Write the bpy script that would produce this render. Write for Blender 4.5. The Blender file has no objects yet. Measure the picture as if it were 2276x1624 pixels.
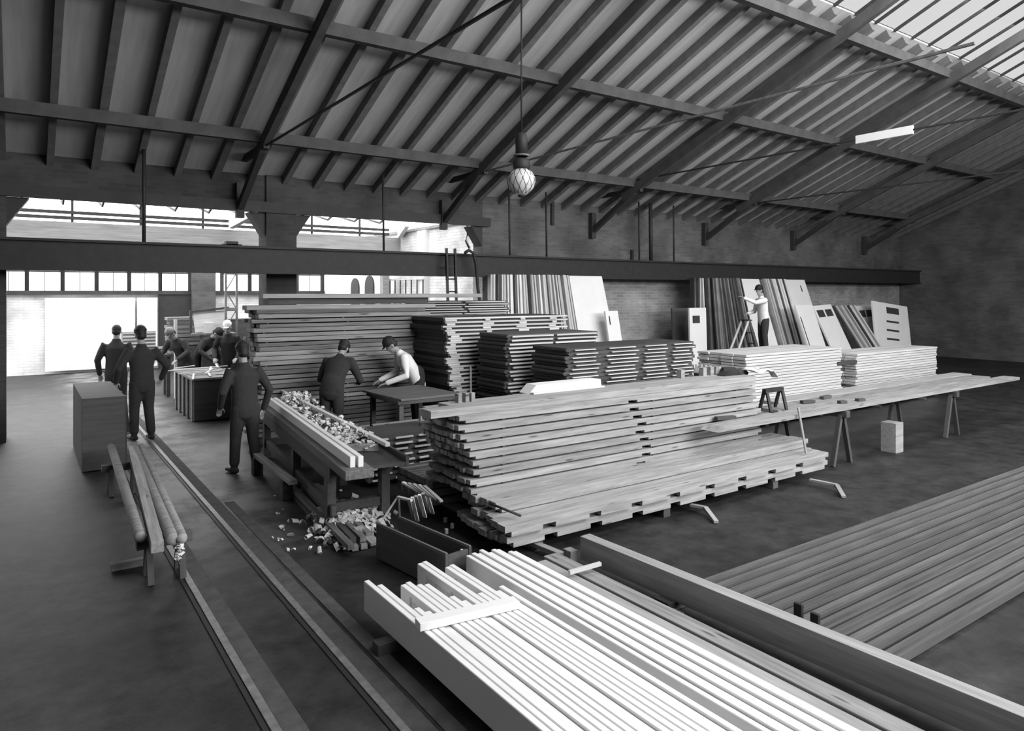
import bpy, bmesh, math, random
from mathutils import Vector, Matrix
R = random.Random(7)
S = bpy.context.scene
COL = S.collection
# ------------------------------------------------------------ camera, light, exposure
YAW = math.radians(34.4); SN, CS = math.sin(YAW), math.cos(YAW); F = 1550.0; H = 2.36
cd = bpy.data.cameras.new('camera'); cam = bpy.data.objects.new('camera', cd); COL.objects.link(cam)
cam.location = (0, 0, H); cam.rotation_euler = (math.pi/2, 0, -YAW)
cd.sensor_width = 36; cd.lens = F/2276*36; cd.shift_x = (1138-1109)/2276; cd.shift_y = (650-812)/2276
cd.clip_start = .05; cd.clip_end = 200; S.camera = cam
w = bpy.data.worlds.new('sky'); S.world = w; w.use_nodes = True
bg = w.node_tree.nodes['Background']; bg.inputs[0].default_value = (1, 1, 1, 1); bg.inputs[1].default_value = 6.0
def area(name, loc, tgt, sx, sy, power, shape='RECTANGLE'):
    l = bpy.data.lights.new(name, 'AREA'); l.shape = shape; l.size = sx; l.size_y = sy; l.energy = power
    o = bpy.data.objects.new(name, l); COL.objects.link(o); o.location = loc
    o.rotation_euler = (Vector(tgt)-Vector(loc)).to_track_quat('-Z', 'Y').to_euler(); return o
# daylight through the glazed ridge of the roof, above and behind the camera
area('ridge_daylight', (9.5, -1.6, 7.75), (10, 3.4, 0), 14, 2.8, 1650)
area('south_fill', (13, -4.7, 4.6), (14, 13, 1.6), 17, 2.2, 2450)  # added fill from behind the camera, brightening stack fronts and back panels
area('ridge_daylight_east', (11.5, 5.3, 7.6), (11.5, 8.6, 0), 12, 2.2, 420)
S.view_settings.view_transform = 'Standard'; S.view_settings.look = 'None'
S.view_settings.gamma = 1; S.view_settings.use_curve_mapping = False; S.view_settings.exposure = 0
S.cycles.max_bounces = 6; S.cycles.diffuse_bounces = 4; S.cycles.transparent_max_bounces = 12
S.cycles.use_denoising = True; S.cycles.sample_clamp_indirect = 6; S.cycles.caustics_reflective = False

# ------------------------------------------------------------ where a spot of the hall lies, from its bearing
def ray(px, py):
    l = (px-1109)/F; return SN+l*CS, CS-l*SN, (650-py)/F
def G(px, py, z=0.0):
    r = ray(px, py); t = (z-H)/r[2]; return Vector((r[0]*t, r[1]*t, z))
def AY(px, py, Y):
    r = ray(px, py); t = Y/r[1]; return Vector((r[0]*t, Y, H+r[2]*t))
def AX(px, py, X):
    r = ray(px, py); t = X/r[0]; return Vector((X, r[1]*t, H+r[2]*t))

# ------------------------------------------------------------ materials
def mat(name, v, v2=None, scale=6, stretch=None, rough=.75, rnd=0.0, knots=0, spec=.3, bump=0.0, metal=0.0):
    m = bpy.data.materials.new(name); m.use_nodes = True; nt = m.node_tree; N = nt.nodes; L = nt.links
    b = N['Principled BSDF']; b.inputs['Roughness'].default_value = rough; b.inputs['Metallic'].default_value = metal
    b.inputs['Specular IOR Level'].default_value = spec
    v2 = v*.7 if v2 is None else v2
    tc = N.new('ShaderNodeTexCoord'); mp = N.new('ShaderNodeMapping'); L.new(tc.outputs['Object'], mp.inputs[0])
    mp.inputs['Scale'].default_value = stretch or (1, 1, 1)
    oi = N.new('ShaderNodeObjectInfo')
    add = N.new('ShaderNodeVectorMath'); add.operation = 'ADD'; L.new(mp.outputs[0], add.inputs[0])
    sc = N.new('ShaderNodeMath'); sc.operation = 'MULTIPLY'; sc.inputs[1].default_value = 37 if rnd else 0; L.new(oi.outputs['Random'], sc.inputs[0])
    L.new(sc.outputs[0], add.inputs[1])
    t = N.new('ShaderNodeTexNoise'); t.inputs['Scale'].default_value = scale; t.inputs['Detail'].default_value = 5; t.inputs['Roughness'].default_value = .6
    L.new(add.outputs[0], t.inputs['Vector'])
    cr = N.new('ShaderNodeValToRGB'); cr.color_ramp.elements[0].position = .32; cr.color_ramp.elements[1].position = .68
    cr.color_ramp.elements[0].color = (v2, v2, v2, 1); cr.color_ramp.elements[1].color = (v, v, v, 1); L.new(t.outputs['Fac'], cr.inputs[0])
    out = cr.outputs[0]
    if rnd:
        mr = N.new('ShaderNodeMapRange'); mr.inputs['To Min'].default_value = 1-rnd; mr.inputs['To Max'].default_value = 1+rnd*.6
        L.new(oi.outputs['Random'], mr.inputs['Value'])
        mx = N.new('ShaderNodeVectorMath'); mx.operation = 'SCALE'; L.new(out, mx.inputs[0]); L.new(mr.outputs[0], mx.inputs['Scale']); out = mx.outputs[0]
    if knots:
        vo = N.new('ShaderNodeTexVoronoi'); vo.inputs['Scale'].default_value = knots; vo.inputs['Randomness'].default_value = 1
        m2 = N.new('ShaderNodeVectorMath'); m2.operation = 'MULTIPLY'; m2.inputs[1].default_value = (2.2, .9, 1.1); L.new(add.outputs[0], m2.inputs[0]); L.new(m2.outputs[0], vo.inputs['Vector'])
        k = N.new('ShaderNodeMapRange'); k.inputs['From Min'].default_value = .07; k.inputs['From Max'].default_value = .16; k.inputs['To Min'].default_value = .35; L.new(vo.outputs['Distance'], k.inputs['Value'])
        m3 = N.new('ShaderNodeVectorMath'); m3.operation = 'SCALE'; L.new(out, m3.inputs[0]); L.new(k.outputs[0], m3.inputs['Scale']); out = m3.outputs[0]
    L.new(out, b.inputs['Base Color'])
    if bump:
        bp = N.new('ShaderNodeBump'); bp.inputs['Strength'].default_value = bump; bp.inputs['Distance'].default_value = .01
        L.new(t.outputs['Fac'], bp.inputs['Height']); L.new(bp.outputs[0], b.inputs['Normal'])
    return m
def brick_mat(name, c1, c2, mortar, bump=.4):
    m = bpy.data.materials.new(name); m.use_nodes = True; nt = m.node_tree; N = nt.nodes; L = nt.links
    b = N['Principled BSDF']; b.inputs['Roughness'].default_value = .9; b.inputs['Specular IOR Level'].default_value = .15
    g = N.new('ShaderNodeNewGeometry'); s = N.new('ShaderNodeSeparateXYZ'); L.new(g.outputs['Position'], s.inputs[0])
    a = N.new('ShaderNodeMath'); a.operation = 'ADD'; L.new(s.outputs[0], a.inputs[0]); L.new(s.outputs[1], a.inputs[1])
    c = N.new('ShaderNodeCombineXYZ'); L.new(a.outputs[0], c.inputs[0]); L.new(s.outputs[2], c.inputs[1])
    t = N.new('ShaderNodeTexBrick'); t.inputs['Scale'].default_value = 1; t.inputs['Brick Width'].default_value = .26; t.inputs['Row Height'].default_value = .077
    t.inputs['Mortar Size'].default_value = .008; t.inputs['Color1'].default_value = (c1, c1, c1, 1); t.inputs['Color2'].default_value = (c2, c2, c2, 1)
    t.inputs['Mortar'].default_value = (mortar, mortar, mortar, 1); L.new(c.outputs[0], t.inputs['Vector'])
    n = N.new('ShaderNodeTexNoise'); n.inputs['Scale'].default_value = 1.3; n.inputs['Detail'].default_value = 6; L.new(g.outputs['Position'], n.inputs['Vector'])
    mr = N.new('ShaderNodeMapRange'); mr.inputs['From Min'].default_value = .3; mr.inputs['From Max'].default_value = .7
    mr.inputs['To Min'].default_value = .65; mr.inputs['To Max'].default_value = 1.25; L.new(n.outputs['Fac'], mr.inputs['Value'])
    mx = N.new('ShaderNodeVectorMath'); mx.operation = 'SCALE'; L.new(t.outputs['Color'], mx.inputs[0]); L.new(mr.outputs[0], mx.inputs['Scale'])
    L.new(mx.outputs[0], b.inputs['Base Color'])
    bp = N.new('ShaderNodeBump'); bp.inputs['Strength'].default_value = bump; bp.inputs['Distance'].default_value = .01; bp.invert = True
    L.new(t.outputs['Fac'], bp.inputs['Height']); L.new(bp.outputs[0], b.inputs['Normal'])
    return m
def floor_mat():
    m = mat('concrete', .026, .011, scale=.9, rough=.55, spec=.32)
    N = m.node_tree.nodes; L = m.node_tree.links; b = N['Principled BSDF']
    g = N.new('ShaderNodeNewGeometry'); n2 = N.new('ShaderNodeTexNoise'); n2.inputs['Scale'].default_value = 3.5; n2.inputs['Detail'].default_value = 12; n2.inputs['Roughness'].default_value = .75
    L.new(g.outputs['Position'], n2.inputs['Vector'])
    mr = N.new('ShaderNodeMapRange'); mr.inputs['To Min'].default_value = .35; mr.inputs['To Max'].default_value = 2.1; mr.inputs['From Min'].default_value = .35; mr.inputs['From Max'].default_value = .68
    L.new(n2.outputs['Fac'], mr.inputs['Value'])
    src = b.inputs['Base Color'].links[0].from_socket
    mx = N.new('ShaderNodeVectorMath'); mx.operation = 'SCALE'; L.new(src, mx.inputs[0]); L.new(mr.outputs[0], mx.inputs['Scale'])
    # mottled paler concrete along the aisle, its brightness under daylight put into the colour
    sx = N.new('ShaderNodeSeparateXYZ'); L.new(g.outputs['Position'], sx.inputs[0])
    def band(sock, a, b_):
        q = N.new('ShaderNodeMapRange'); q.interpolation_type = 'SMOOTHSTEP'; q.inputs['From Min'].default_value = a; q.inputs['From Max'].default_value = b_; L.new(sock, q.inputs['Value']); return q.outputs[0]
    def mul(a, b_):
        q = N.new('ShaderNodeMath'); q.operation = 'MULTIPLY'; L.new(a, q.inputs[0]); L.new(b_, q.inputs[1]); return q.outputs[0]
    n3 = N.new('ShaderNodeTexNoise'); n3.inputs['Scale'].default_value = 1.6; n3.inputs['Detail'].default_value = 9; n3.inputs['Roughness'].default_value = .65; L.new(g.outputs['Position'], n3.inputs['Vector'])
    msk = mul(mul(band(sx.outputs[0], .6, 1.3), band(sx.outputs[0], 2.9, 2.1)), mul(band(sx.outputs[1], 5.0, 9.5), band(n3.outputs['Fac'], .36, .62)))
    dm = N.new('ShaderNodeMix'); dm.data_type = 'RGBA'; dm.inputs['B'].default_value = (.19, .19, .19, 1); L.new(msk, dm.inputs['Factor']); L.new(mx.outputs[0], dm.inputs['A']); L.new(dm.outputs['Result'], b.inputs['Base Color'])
    bp = N.new('ShaderNodeBump'); bp.inputs['Strength'].default_value = .5; bp.inputs['Distance'].default_value = .01
    L.new(n2.outputs['Fac'], bp.inputs['Height']); L.new(bp.outputs[0], b.inputs['Normal'])
    return m
def glass_mat(name='window_glass', tr=.9):
    m = bpy.data.materials.new(name); m.use_nodes = True; nt = m.node_tree; N = nt.nodes; L = nt.links
    N.remove(N['Principled BSDF']); o = N['Material Output']
    t = N.new('ShaderNodeBsdfTransparent'); t.inputs[0].default_value = (tr, tr, tr, 1); gl = N.new('ShaderNodeBsdfGlossy'); gl.inputs['Roughness'].default_value = .1
    mx = N.new('ShaderNodeMixShader'); mx.inputs[0].default_value = .06; L.new(t.outputs[0], mx.inputs[1]); L.new(gl.outputs[0], mx.inputs[2]); L.new(mx.outputs[0], o.inputs[0])
    return m
GR = (.35, 5, 5)
M = dict(
    concrete=floor_mat(), brick=brick_mat('dark_brick', .12, .09, .115), lowbrick=brick_mat('paler_brick', .34, .25, .36), pierbrick=brick_mat('pier_brick', .07, .055, .07), whitebrick=brick_mat('whitewashed_brick', .8, .72, .62, .3),
    roof=mat('roof_boards', .5, .4, scale=3, stretch=(4, .3, .3), rough=.9), joist=mat('dark_joist', .17, .12, scale=5, rough=.9),
    truss=mat('truss_timber', .085, .055, scale=4, rough=.85), iron=mat('black_iron', .028, .02, scale=8, rough=.6, spec=.3), steel=mat('worn_steel', .2, .1, scale=14, rough=.45, spec=.5),
    darkpaint=mat('dark_paint', .045, .035, rough=.7), whitepaint=mat('white_paint', .78, .72, scale=2, rough=.6), pale=mat('pale_wood', .6, .5, scale=4, stretch=GR, rough=.6, rnd=.08),
    pine=mat('sawn_pine', .37, .20, scale=5, stretch=GR, rough=.8, rnd=.2, bump=.2, knots=2.6), pine2=mat('weathered_pine', .36, .2, scale=5, stretch=GR, rough=.85, rnd=.22, bump=.15, knots=2),
    plank=mat('aged_plank', .27, .15, scale=5, stretch=GR, rough=.85, rnd=.45, bump=.15, knots=1.6), grey=mat('grey_timber', .36, .24, scale=5, stretch=GR, rough=.8, rnd=.1, bump=.1),
    dark=mat('dark_stained_wood', .09, .06, scale=4, stretch=GR, rough=.75, rnd=.3), bench=mat('worn_bench_top', .17, .09, scale=5, stretch=GR, rough=.75),
    rib=mat('ribbed_timber', .12, .07, scale=5, stretch=GR, rough=.85, rnd=.2), shave=mat('wood_shavings', .75, .5, scale=9, rough=.7, rnd=.1), frame=mat('light_frame_wood', .62, .45, scale=5, stretch=GR, rough=.7, rnd=.2), midframe=mat('mid_frame_wood', .36, .22, scale=5, stretch=GR, rough=.8, rnd=.35),
    leanA=mat('leaning_board_paint', .66, .55, scale=3, rough=.7, rnd=.4), leanB=mat('leaning_board_dark', .2, .12, scale=3, rough=.7, rnd=.85),
    skin=mat('skin', .32, .27, rough=.6), darkcloth=mat('dark_cloth', .035, .028, scale=20, rough=.95), greycloth=mat('grey_cloth', .05, .035, scale=20, rough=.95), whitecloth=mat('white_cloth', .82, .74, scale=12, rough=.9),
    hair=mat('dark_hair', .025, .015, rough=.6), opal=mat('opal_glass', .62, .5, scale=5, rough=.35, spec=.5), glass=glass_mat(), dimglass=glass_mat('dimmed_roof_glass', .36), window_iron=mat('window_bar_paint', .06, .04, rough=.7), dust=mat('dusty_step', .085, .05, scale=8, rough=.9),  # roof glass darkened to let less sky light into the hall
)

# ------------------------------------------------------------ building helpers
def tag(o, label=None, cat=None, group=None, kind=None):
    for k, v in (('label', label), ('category', cat), ('group', group), ('kind', kind)):
        if v: o[k] = v
    return o
def link(name, me, m=None, parent=None, loc=None, rot=None):
    o = bpy.data.objects.new(name, me); COL.objects.link(o)
    if m and not me.materials: me.materials.append(m)
    if parent: o.parent = parent
    if loc is not None: o.location = loc
    if rot is not None: o.rotation_euler = rot
    return o
def empty(name, loc, label, cat, group=None, rz=0):
    o = bpy.data.objects.new(name, None); COL.objects.link(o); o.location = loc; o.rotation_euler = (0, 0, rz); o.empty_display_size = .1
    return tag(o, label, cat, group)
def finish(bm, name, m=None, smooth=False):
    bmesh.ops.recalc_face_normals(bm, faces=bm.faces); me = bpy.data.meshes.new(name); bm.to_mesh(me); bm.free()
    if m: me.materials.append(m)
    if smooth:
        for p in me.polygons: p.use_smooth = True
    return me
def addbox(bm, c, s, mtx=None):
    r = bmesh.ops.create_cube(bm, size=1); M4 = (mtx or Matrix()) @ Matrix.Translation(c) @ Matrix.Diagonal((*s, 1)); bmesh.ops.transform(bm, matrix=M4, verts=r['verts']); return r['verts']
_bc = {}
def boxmesh(l, wd, h, m, ch=.003):
    k = (round(l, 3), round(wd, 3), round(h, 3), m.name, ch)
    if k not in _bc:
        bm = bmesh.new(); addbox(bm, (0, 0, 0), (l, wd, h))
        if ch: bmesh.ops.bevel(bm, geom=bm.edges[:], offset=min(ch, wd*.2, h*.2), segments=1, affect='EDGES')
        _bc[k] = finish(bm, 'plank', m)
    return _bc[k]
def box(name, c, size, m, parent=None, rot=(0, 0, 0), ch=.003):
    return link(name, boxmesh(*size, m, ch), None, parent, c, rot)
def bar(name, p, q, wd, h, m, parent=None, ch=.002, roll=0):
    p, q = Vector(p), Vector(q); d = q-p; o = box(name, (p+q)/2, (d.length, wd, h), m, parent, ch=ch)
    o.rotation_euler = (Matrix.LocRotScale(None, d.to_track_quat('X', 'Z'), None) @ Matrix.Rotation(roll, 4, 'X')).to_euler(); return o
def tubemesh(pts, rad, name, m, seg=8, cap=True):
    bm = bmesh.new(); pts = [Vector(p) for p in pts]; rings = []
    for i, p in enumerate(pts):
        d = (pts[min(i+1, len(pts)-1)]-pts[max(i-1, 0)]).normalized(); q = d.to_track_quat('Z', 'Y'); r = rad[i] if isinstance(rad, (list, tuple)) else rad
        rings.append([bm.verts.new(p+q @ Vector((math.cos(a)*r, math.sin(a)*r, 0))) for a in [2*math.pi*k/seg for k in range(seg)]])
    for a, b in zip(rings, rings[1:]):
        for k in range(seg): bm.faces.new((a[k], a[(k+1) % seg], b[(k+1) % seg], b[k]))
    if cap: bm.faces.new(rings[0]); bm.faces.new(rings[-1])
    return finish(bm, name, m, True)
def tube(name, pts, rad, m, parent=None, seg=8): return link(name, tubemesh(pts, rad, name, m, seg), None, parent)
def lathe(name, prof, m, parent=None, loc=None, seg=28):
    bm = bmesh.new(); rings = []
    for r, z in prof: rings.append([bm.verts.new((math.cos(a)*max(r, 1e-4), math.sin(a)*max(r, 1e-4), z)) for a in [2*math.pi*k/seg for k in range(seg)]])
    for a, b in zip(rings, rings[1:]):
        for k in range(seg): bm.faces.new((a[k], a[(k+1) % seg], b[(k+1) % seg], b[k]))
    return link(name, finish(bm, name, m, True), None, parent, loc)
def prism(poly, depth, name, m):
    """polygon in local XZ, extruded along Y, centred"""
    bm = bmesh.new(); a = [bm.verts.new((x, -depth/2, z)) for x, z in poly]; b = [bm.verts.new((x, depth/2, z)) for x, z in poly]
    n = len(poly)
    for i in range(n): bm.faces.new((a[i], a[(i+1) % n], b[(i+1) % n], b[i]))
    f1 = bm.faces.new(a); f2 = bm.faces.new(b[::-1]); bmesh.ops.triangulate(bm, faces=[f1, f2]); return finish(bm, name, m)
ONES = ['', 'first', 'second', 'third', 'fourth', 'fifth', 'sixth', 'seventh', 'eighth', 'ninth', 'tenth', 'eleventh', 'twelfth', 'thirteenth', 'fourteenth', 'fifteenth', 'sixteenth', 'seventeenth', 'eighteenth', 'nineteenth']
TENS = {20: ('twentieth', 'twenty'), 30: ('thirtieth', 'thirty'), 40: ('fortieth', 'forty'), 50: ('fiftieth', 'fifty')}
def nth(n):
    if n < 20: return ONES[n]
    t, u = n//10*10, n % 10; return TENS[t][0] if u == 0 else TENS[t][1]+'-'+ONES[u]
def slab(name, x0, x1, y0, y1, z0, z1, m, kind='structure', parent=None, ch=0):
    o = box(name, ((x0+x1)/2, (y0+y1)/2, (z0+z1)/2), (x1-x0, y1-y0, z1-z0), m, parent, ch=ch)
    if kind and not parent: o['kind'] = kind
    return o

# ------------------------------------------------------------ the hall
XW, XE, YS, YN = -7.0, 28.0, -5.0, 13.5
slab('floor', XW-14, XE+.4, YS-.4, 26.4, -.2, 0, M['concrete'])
def roofz(y): return 4.42+.42*(13.5-y)            # underside of the joists, rising towards the ridge
YR = 2.2
# north wall: brick above the openings, piers between them
wall = slab('wall_north', 8.78, XE, YN, YN+.4, 2.9, 4.75, M['brick']); slab('wall_north', 8.78, XE, YN, YN+.4, 0, 2.9, M['lowbrick'])  # lower part in a paler brick tone than the upper
slab('lintel', XW, 8.78, YN, YN+.4, 4.02, 4.75, M['pierbrick'], parent=wall).location -= wall.location
def child_of(o, p): o.parent = p; o.matrix_parent_inverse = Matrix.Translation(-p.location); return o
PX0, PX1 = AY(590, 500, YN).x, AY(657, 500, YN).x
pier = slab('pillar', PX0, PX1, YN-.06, YN+.46, 0, 4.6, M['pierbrick'])
slab('pillar', -.75, -.2, YN-.06, YN+.46, 0, 4.6, M['pierbrick']); slab('pillar', -5.6, -5.05, YN-.06, YN+.46, 0, 4.6, M['pierbrick'])
lb = slab('lintel_beam', XW, 8.95, YN-.10, YN-.005, 3.88, 4.08, M['darkpaint'])
def corbel(x, sgn):
    me = prism([(0, 0), (sgn*.30, 0), (0, -.45)], .34, 'corbel', M['darkpaint']); o = link('corbel', me, None, None, (x, YN+.17, 3.88)); o.parent = wall; o.matrix_parent_inverse = Matrix.Translation(-wall.location); return o
for x, s in ((PX0, -1), (PX1, 1), (8.78, -1), (-.2, 1), (-.75, -1)): corbel(x, s)
slab('wall_south', XW, XE, YS-.3, YS, 0, 7, M['brick']); slab('wall_east', XE, XE+.3, YS, 14, 0, 9, M['brick'])
sr = tag(empty('window_40', (13, YS+.04, 4.6), None, None), kind='structure')  # unseen window added on the solid wall behind the fill lamp
child_of(box('pane', (13, YS+.03, 4.6), (17, .01, 2.2), M['glass'], ch=0), sr)
for k in range(18): child_of(box('mullion', (4.5+k, YS+.05, 4.6), (.06, .06, 2.2), M['window_iron']), sr)
slab('wall_west', XW-.3, XW, YS, YN, 0, 9, M['pierbrick'])
# roof: boarding, joists, purlins, trusses
def roof_plane(name, x0, x1, ya, yb, za, zb, m, th=.05):
    bm = bmesh.new(); vs = [bm.verts.new(p) for p in ((x0, ya, za), (x1, ya, za), (x1, yb, zb), (x0, yb, zb), (x0, ya, za+th), (x1, ya, za+th), (x1, yb, zb+th), (x0, yb, zb+th))]
    for f in ((0, 1, 2, 3), (4, 5, 6, 7), (0, 1, 5, 4), (1, 2, 6, 5), (2, 3, 7, 6), (3, 0, 4, 7)): bm.faces.new([vs[i] for i in f])
    return tag(link(name, finish(bm, name, m)), kind='structure')
JH = .17
GL0, GL1 = 4.0, 6.8                # glazed strip of the north slope
ceil = roof_plane('ceiling', XW, XE, YN+.4, GL1, roofz(YN+.4)+JH, roofz(GL1)+JH, M['roof'])
roof_plane('ceiling', XW, XE, GL0, YR, roofz(GL0)+JH, roofz(YR)+JH, M['roof'])
roof_plane('ceiling', XW, 5.5, GL1, GL0, roofz(GL1)+JH, roofz(GL0)+JH, M['roof'])
ZR = roofz(YR)+JH
roof_plane('ceiling', XW, XE, YR, 0, ZR, ZR-.42*2.2, M['roof']); roof_plane('ceiling', XW, XE, -3.4, YS-.3, ZR-.42*5.6, ZR-.42*7.5, M['roof'])
nj = 0; x = -6.6
while x < 27.8:
    p, q = (x, YN+.2, roofz(YN+.2)+JH/2), (x, GL1 if x > 5.5 else YR, roofz(GL1 if x > 5.5 else YR)+JH/2)
    child_of(bar('joist', p, q, .10 if nj % 3 else .12, JH-.01, M['joist'], ch=0), ceil); x += .635; nj += 1
def skylight(n, x0, x1, ya, yb, za, zb):
    root = tag(empty('window_%d' % n, ((x0+x1)/2, (ya+yb)/2, (za+zb)/2), None, None), kind='structure'); del_ = [k for k in ('label', 'category') if k in root]
    pane = roof_plane('pane', x0, x1, ya, yb, za+.03, zb+.03, M['dimglass'], .006); del pane['kind']; child_of(pane, root)
    x = x0
    while x <= x1+.01: child_of(bar('glazing_bar', (x, ya, za), (x, yb, zb), .04, .05, M['window_iron'], ch=0), root); x += .7
    return root
skylight(11, 5.5, XE, GL1, GL0, roofz(GL1)+JH, roofz(GL0)+JH); skylight(12, XW, XE, 0, -3.4, ZR-.42*2.2, ZR-.42*5.6)
TX = [-5.5, -1.05, 3.35, 7.7, 12.1, 16.5, 20.9, 25.3]
names = ['nearest the west end', 'second from the west end', 'above the brick pier', 'behind the globe lamp', 'right of the globe lamp', 'over the ladder painter', 'second from the dark end', 'at the far dark end']
def pz(y): return roofz(y)-.16
for tx, nm in zip(TX, names):
    t = empty('roof_truss', (tx, YN-.02, pz(11.94)-.05), 'dark timber roof truss with knee brace, %s' % nm, 'truss', 'roof trusses')
    def part(n, p, q, a, b, m): return child_of(bar(n, p, q, a, b, m), t)
    part('rafter', (tx, 12.3, pz(12.3)-.10), (tx, YR, pz(YR)-.10), .12, .20, M['truss'])
    part('wall_post', (tx, YN-.08, 3.75), (tx, YN-.08, roofz(YN)-.02), .13, .14, M['darkpaint'])
    part('knee_brace', (tx, YN-.12, 3.95), (tx, 11.85, pz(11.85)-.12), .11, .13, M['darkpaint'])
    part('wall_tie', (tx, YN-.1, pz(11.94)-.12), (tx, 11.7, pz(11.94)-.12), .10, .10, M['darkpaint'])
    if tx in (7.7, 12.1, 3.35, 16.5):
        zt = 4.80 if tx != 12.1 else AX(1903, 311, tx).z
        part('tie_rod', (tx, 11.9, zt), (tx, 3.0, zt), .03, .03, M['steel'] if tx == 7.7 else M['iron'])
    if tx == 12.1:
        a_ = AX(1903, 311, tx); part('lit_tie_length', a_, (tx, a_.y-.95, a_.z), .05, .14, M['whitepaint'])['label'] = 'bright length of tie, painted as if lit'  # white length added where daylight catches the tie
for k, y in enumerate((11.94, 9.4, 6.95)):
    for i in range(len(TX)-1):
        child_of(bar('purlin', (TX[i], y, pz(y)+.06), (TX[i+1], y, pz(y)+.06), .12, .19, M['truss'], ch=0), ceil)
# suspended girder in front of the north wall
GY0, GY1 = 12.68, 12.90
g = empty('girder', (5, (GY0+GY1)/2, 2.70), 'long black suspended girder crossing the whole hall below the brick wall', 'girder')
def gp(n, *a, m=M['iron']): return child_of(slab(n, *a, m, kind=None), g)
gp('web', XW, XE, GY0+.07, GY1-.07, 2.72, 3.16); gp('flange', XW, XE, GY0, GY1, 2.70, 2.735); gp('flange', XW, XE, GY0, GY1, 3.15, 3.19)
for px, pyt in ((853, 420), (1133, 440), (1215, 440), (1421, 450), (1447, 450), (1498, 455)):
    X = AY(px, 500, 12.79).x; child_of(tube('hanger_rod', [(X, 12.79, 3.18), (X-.02, 12.79, roofz(12.79)-.02)], .022 if px != 1447 else .05, M['iron']), g)
for px in (320,):
    X = AY(px, 500, 12.79).x; child_of(tube('hanger_rod', [(X, 12.79, 3.18), (X, 12.79, roofz(12.79))], .03, M['iron']), g)
for px, a, b in ((1228, 445, 500), (1405, 555, 585)):
    p = AY(px, a, YN-.03); q = AY(px, b, YN-.03)
    tag(box('switch_box', (p+q)/2, (.09, .05, abs(p.z-q.z)), M['iron']), ['tall dark conduit box on the brick wall, beside the globe lamp', 'small dark box on the brick wall just above the girder'][px > 1300], 'electrical box')

# ------------------------------------------------------------ the second hall seen through the openings
YF = 24.0; XS = 8.85
sw = slab('wall_inner', XS, XS+.3, YN+.4, YF, 0, 4.03, M['whitebrick'])
for px in (945,): # pilaster on the white wall
    y = AX(px, 600, XS).y; child_of(slab('pilaster', XS-.14, XS, y-.2, y+.2, 0, 4.0, M['whitepaint'], None), sw)
child_of(slab('coping', XS-.06, XS+.36, YN+.4, YF, 4.03, 4.10, M['pine']  , None), sw)
for y0 in (AX(1040, 600, XS).y, ): child_of(tube('conduit', [(XS-.03, y0, 4.0), (XS-.03, y0-.03, 3.75), (XS-.03, y0+.06, 3.6), (XS-.03, y0-.1, 3.42)], .02, M['iron']), sw)
# arched openings and a low bay in the white wall
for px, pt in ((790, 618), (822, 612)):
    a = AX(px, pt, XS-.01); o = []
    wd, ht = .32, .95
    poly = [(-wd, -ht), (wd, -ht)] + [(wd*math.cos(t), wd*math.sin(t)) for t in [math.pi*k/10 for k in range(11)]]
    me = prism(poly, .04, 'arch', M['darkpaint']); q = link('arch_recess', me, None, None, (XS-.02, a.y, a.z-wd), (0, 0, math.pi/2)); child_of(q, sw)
fw = slab('wall_far', XW-12, XS, YF, YF+.3, 0, 2.36, M['whitebrick'])
DX0, DX1 = AY(352, 700, YF).x, AY(425, 700, YF).x
BX0, BX1 = AY(426, 700, YF-.2).x, AY(478, 700, YF-.2).x
slab('door_1', DX0, DX1, YF-.12, YF-.02, 0, 2.36, M['darkpaint'])
slab('pillar', BX0, BX1, YF-.3, YF-.02, 0, 3.9, M['brick'])
slab('pillar', AY(722, 630, YF).x, AY(765, 630, YF).x, YF-.3, YF-.02, 0, 3.9, M['pierbrick'])
slab('trim_1', XW-12, XS, YF-.16, YF+.02, 2.30, 2.42, M['window_iron'])
slab('trim_2', XW-12, XS, YF-.1, YF+.2, 3.10, 3.20, M['window_iron'])
n = 1
def window(n, x0, x1, y, z0, z1, parts):
    r = tag(empty('window_%d' % n, ((x0+x1)/2, y, z0), None, None), kind='structure')
    f = child_of(box('window_frame', ((x0+x1)/2, y, z1-.03), (x1-x0, .08, .06), M['window_iron']), r)
    for x in (x0, x1): child_of(box('mullion', (x, y, (z0+z1)/2), (.11, .1, z1-z0), M['window_iron']), r)
    child_of(box('transom', ((x0+x1)/2, y, z1-.13), (x1-x0, .05, .04), M['window_iron']), r)
    child_of(box('glazing_bar', ((x0+x1)/2, y, (z0+z1)/2), (.02, .03, z1-z0), M['window_iron']), r)
    child_of(box('pane', ((x0+x1)/2, y+.03, (z0+z1)/2), (x1-x0, .006, z1-z0), M['glass'], ch=0), r)
x = AY(287, 600, YF).x-4*1.15
edges = [AY(p, 620, YF-.05).x for p in (287, 356, 419)]; wd = edges[1]-edges[0]
k = 1
for i in range(-8, 2): window(k, edges[0]+i*wd, edges[0]+(i+1)*wd, YF-.05, 2.42, 3.10, 1); k += 1
for a, b in ((493, 555), (555, 580+38), (660, 716)):
    window(k+2, AY(a, 620, YF-.05).x, AY(b, 620, YF-.05).x, YF-.05, 2.42, 3.10, 1); k += 1
# open gateway at far left: daylight outside painted as white slabs
o = slab('bright_gateway_2', AY(100, 700, YF-.2).x, AY(300, 700, YF-.2).x, YF-.25, YF-.15, .1, 2.2, M['whitepaint']); slab('bright_gateway_3', AY(300, 700, YF-.2).x+.05, AY(349, 700, YF-.2).x, YF-.27, YF-.17, .1, 2.2, M['whitepaint'])
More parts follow.
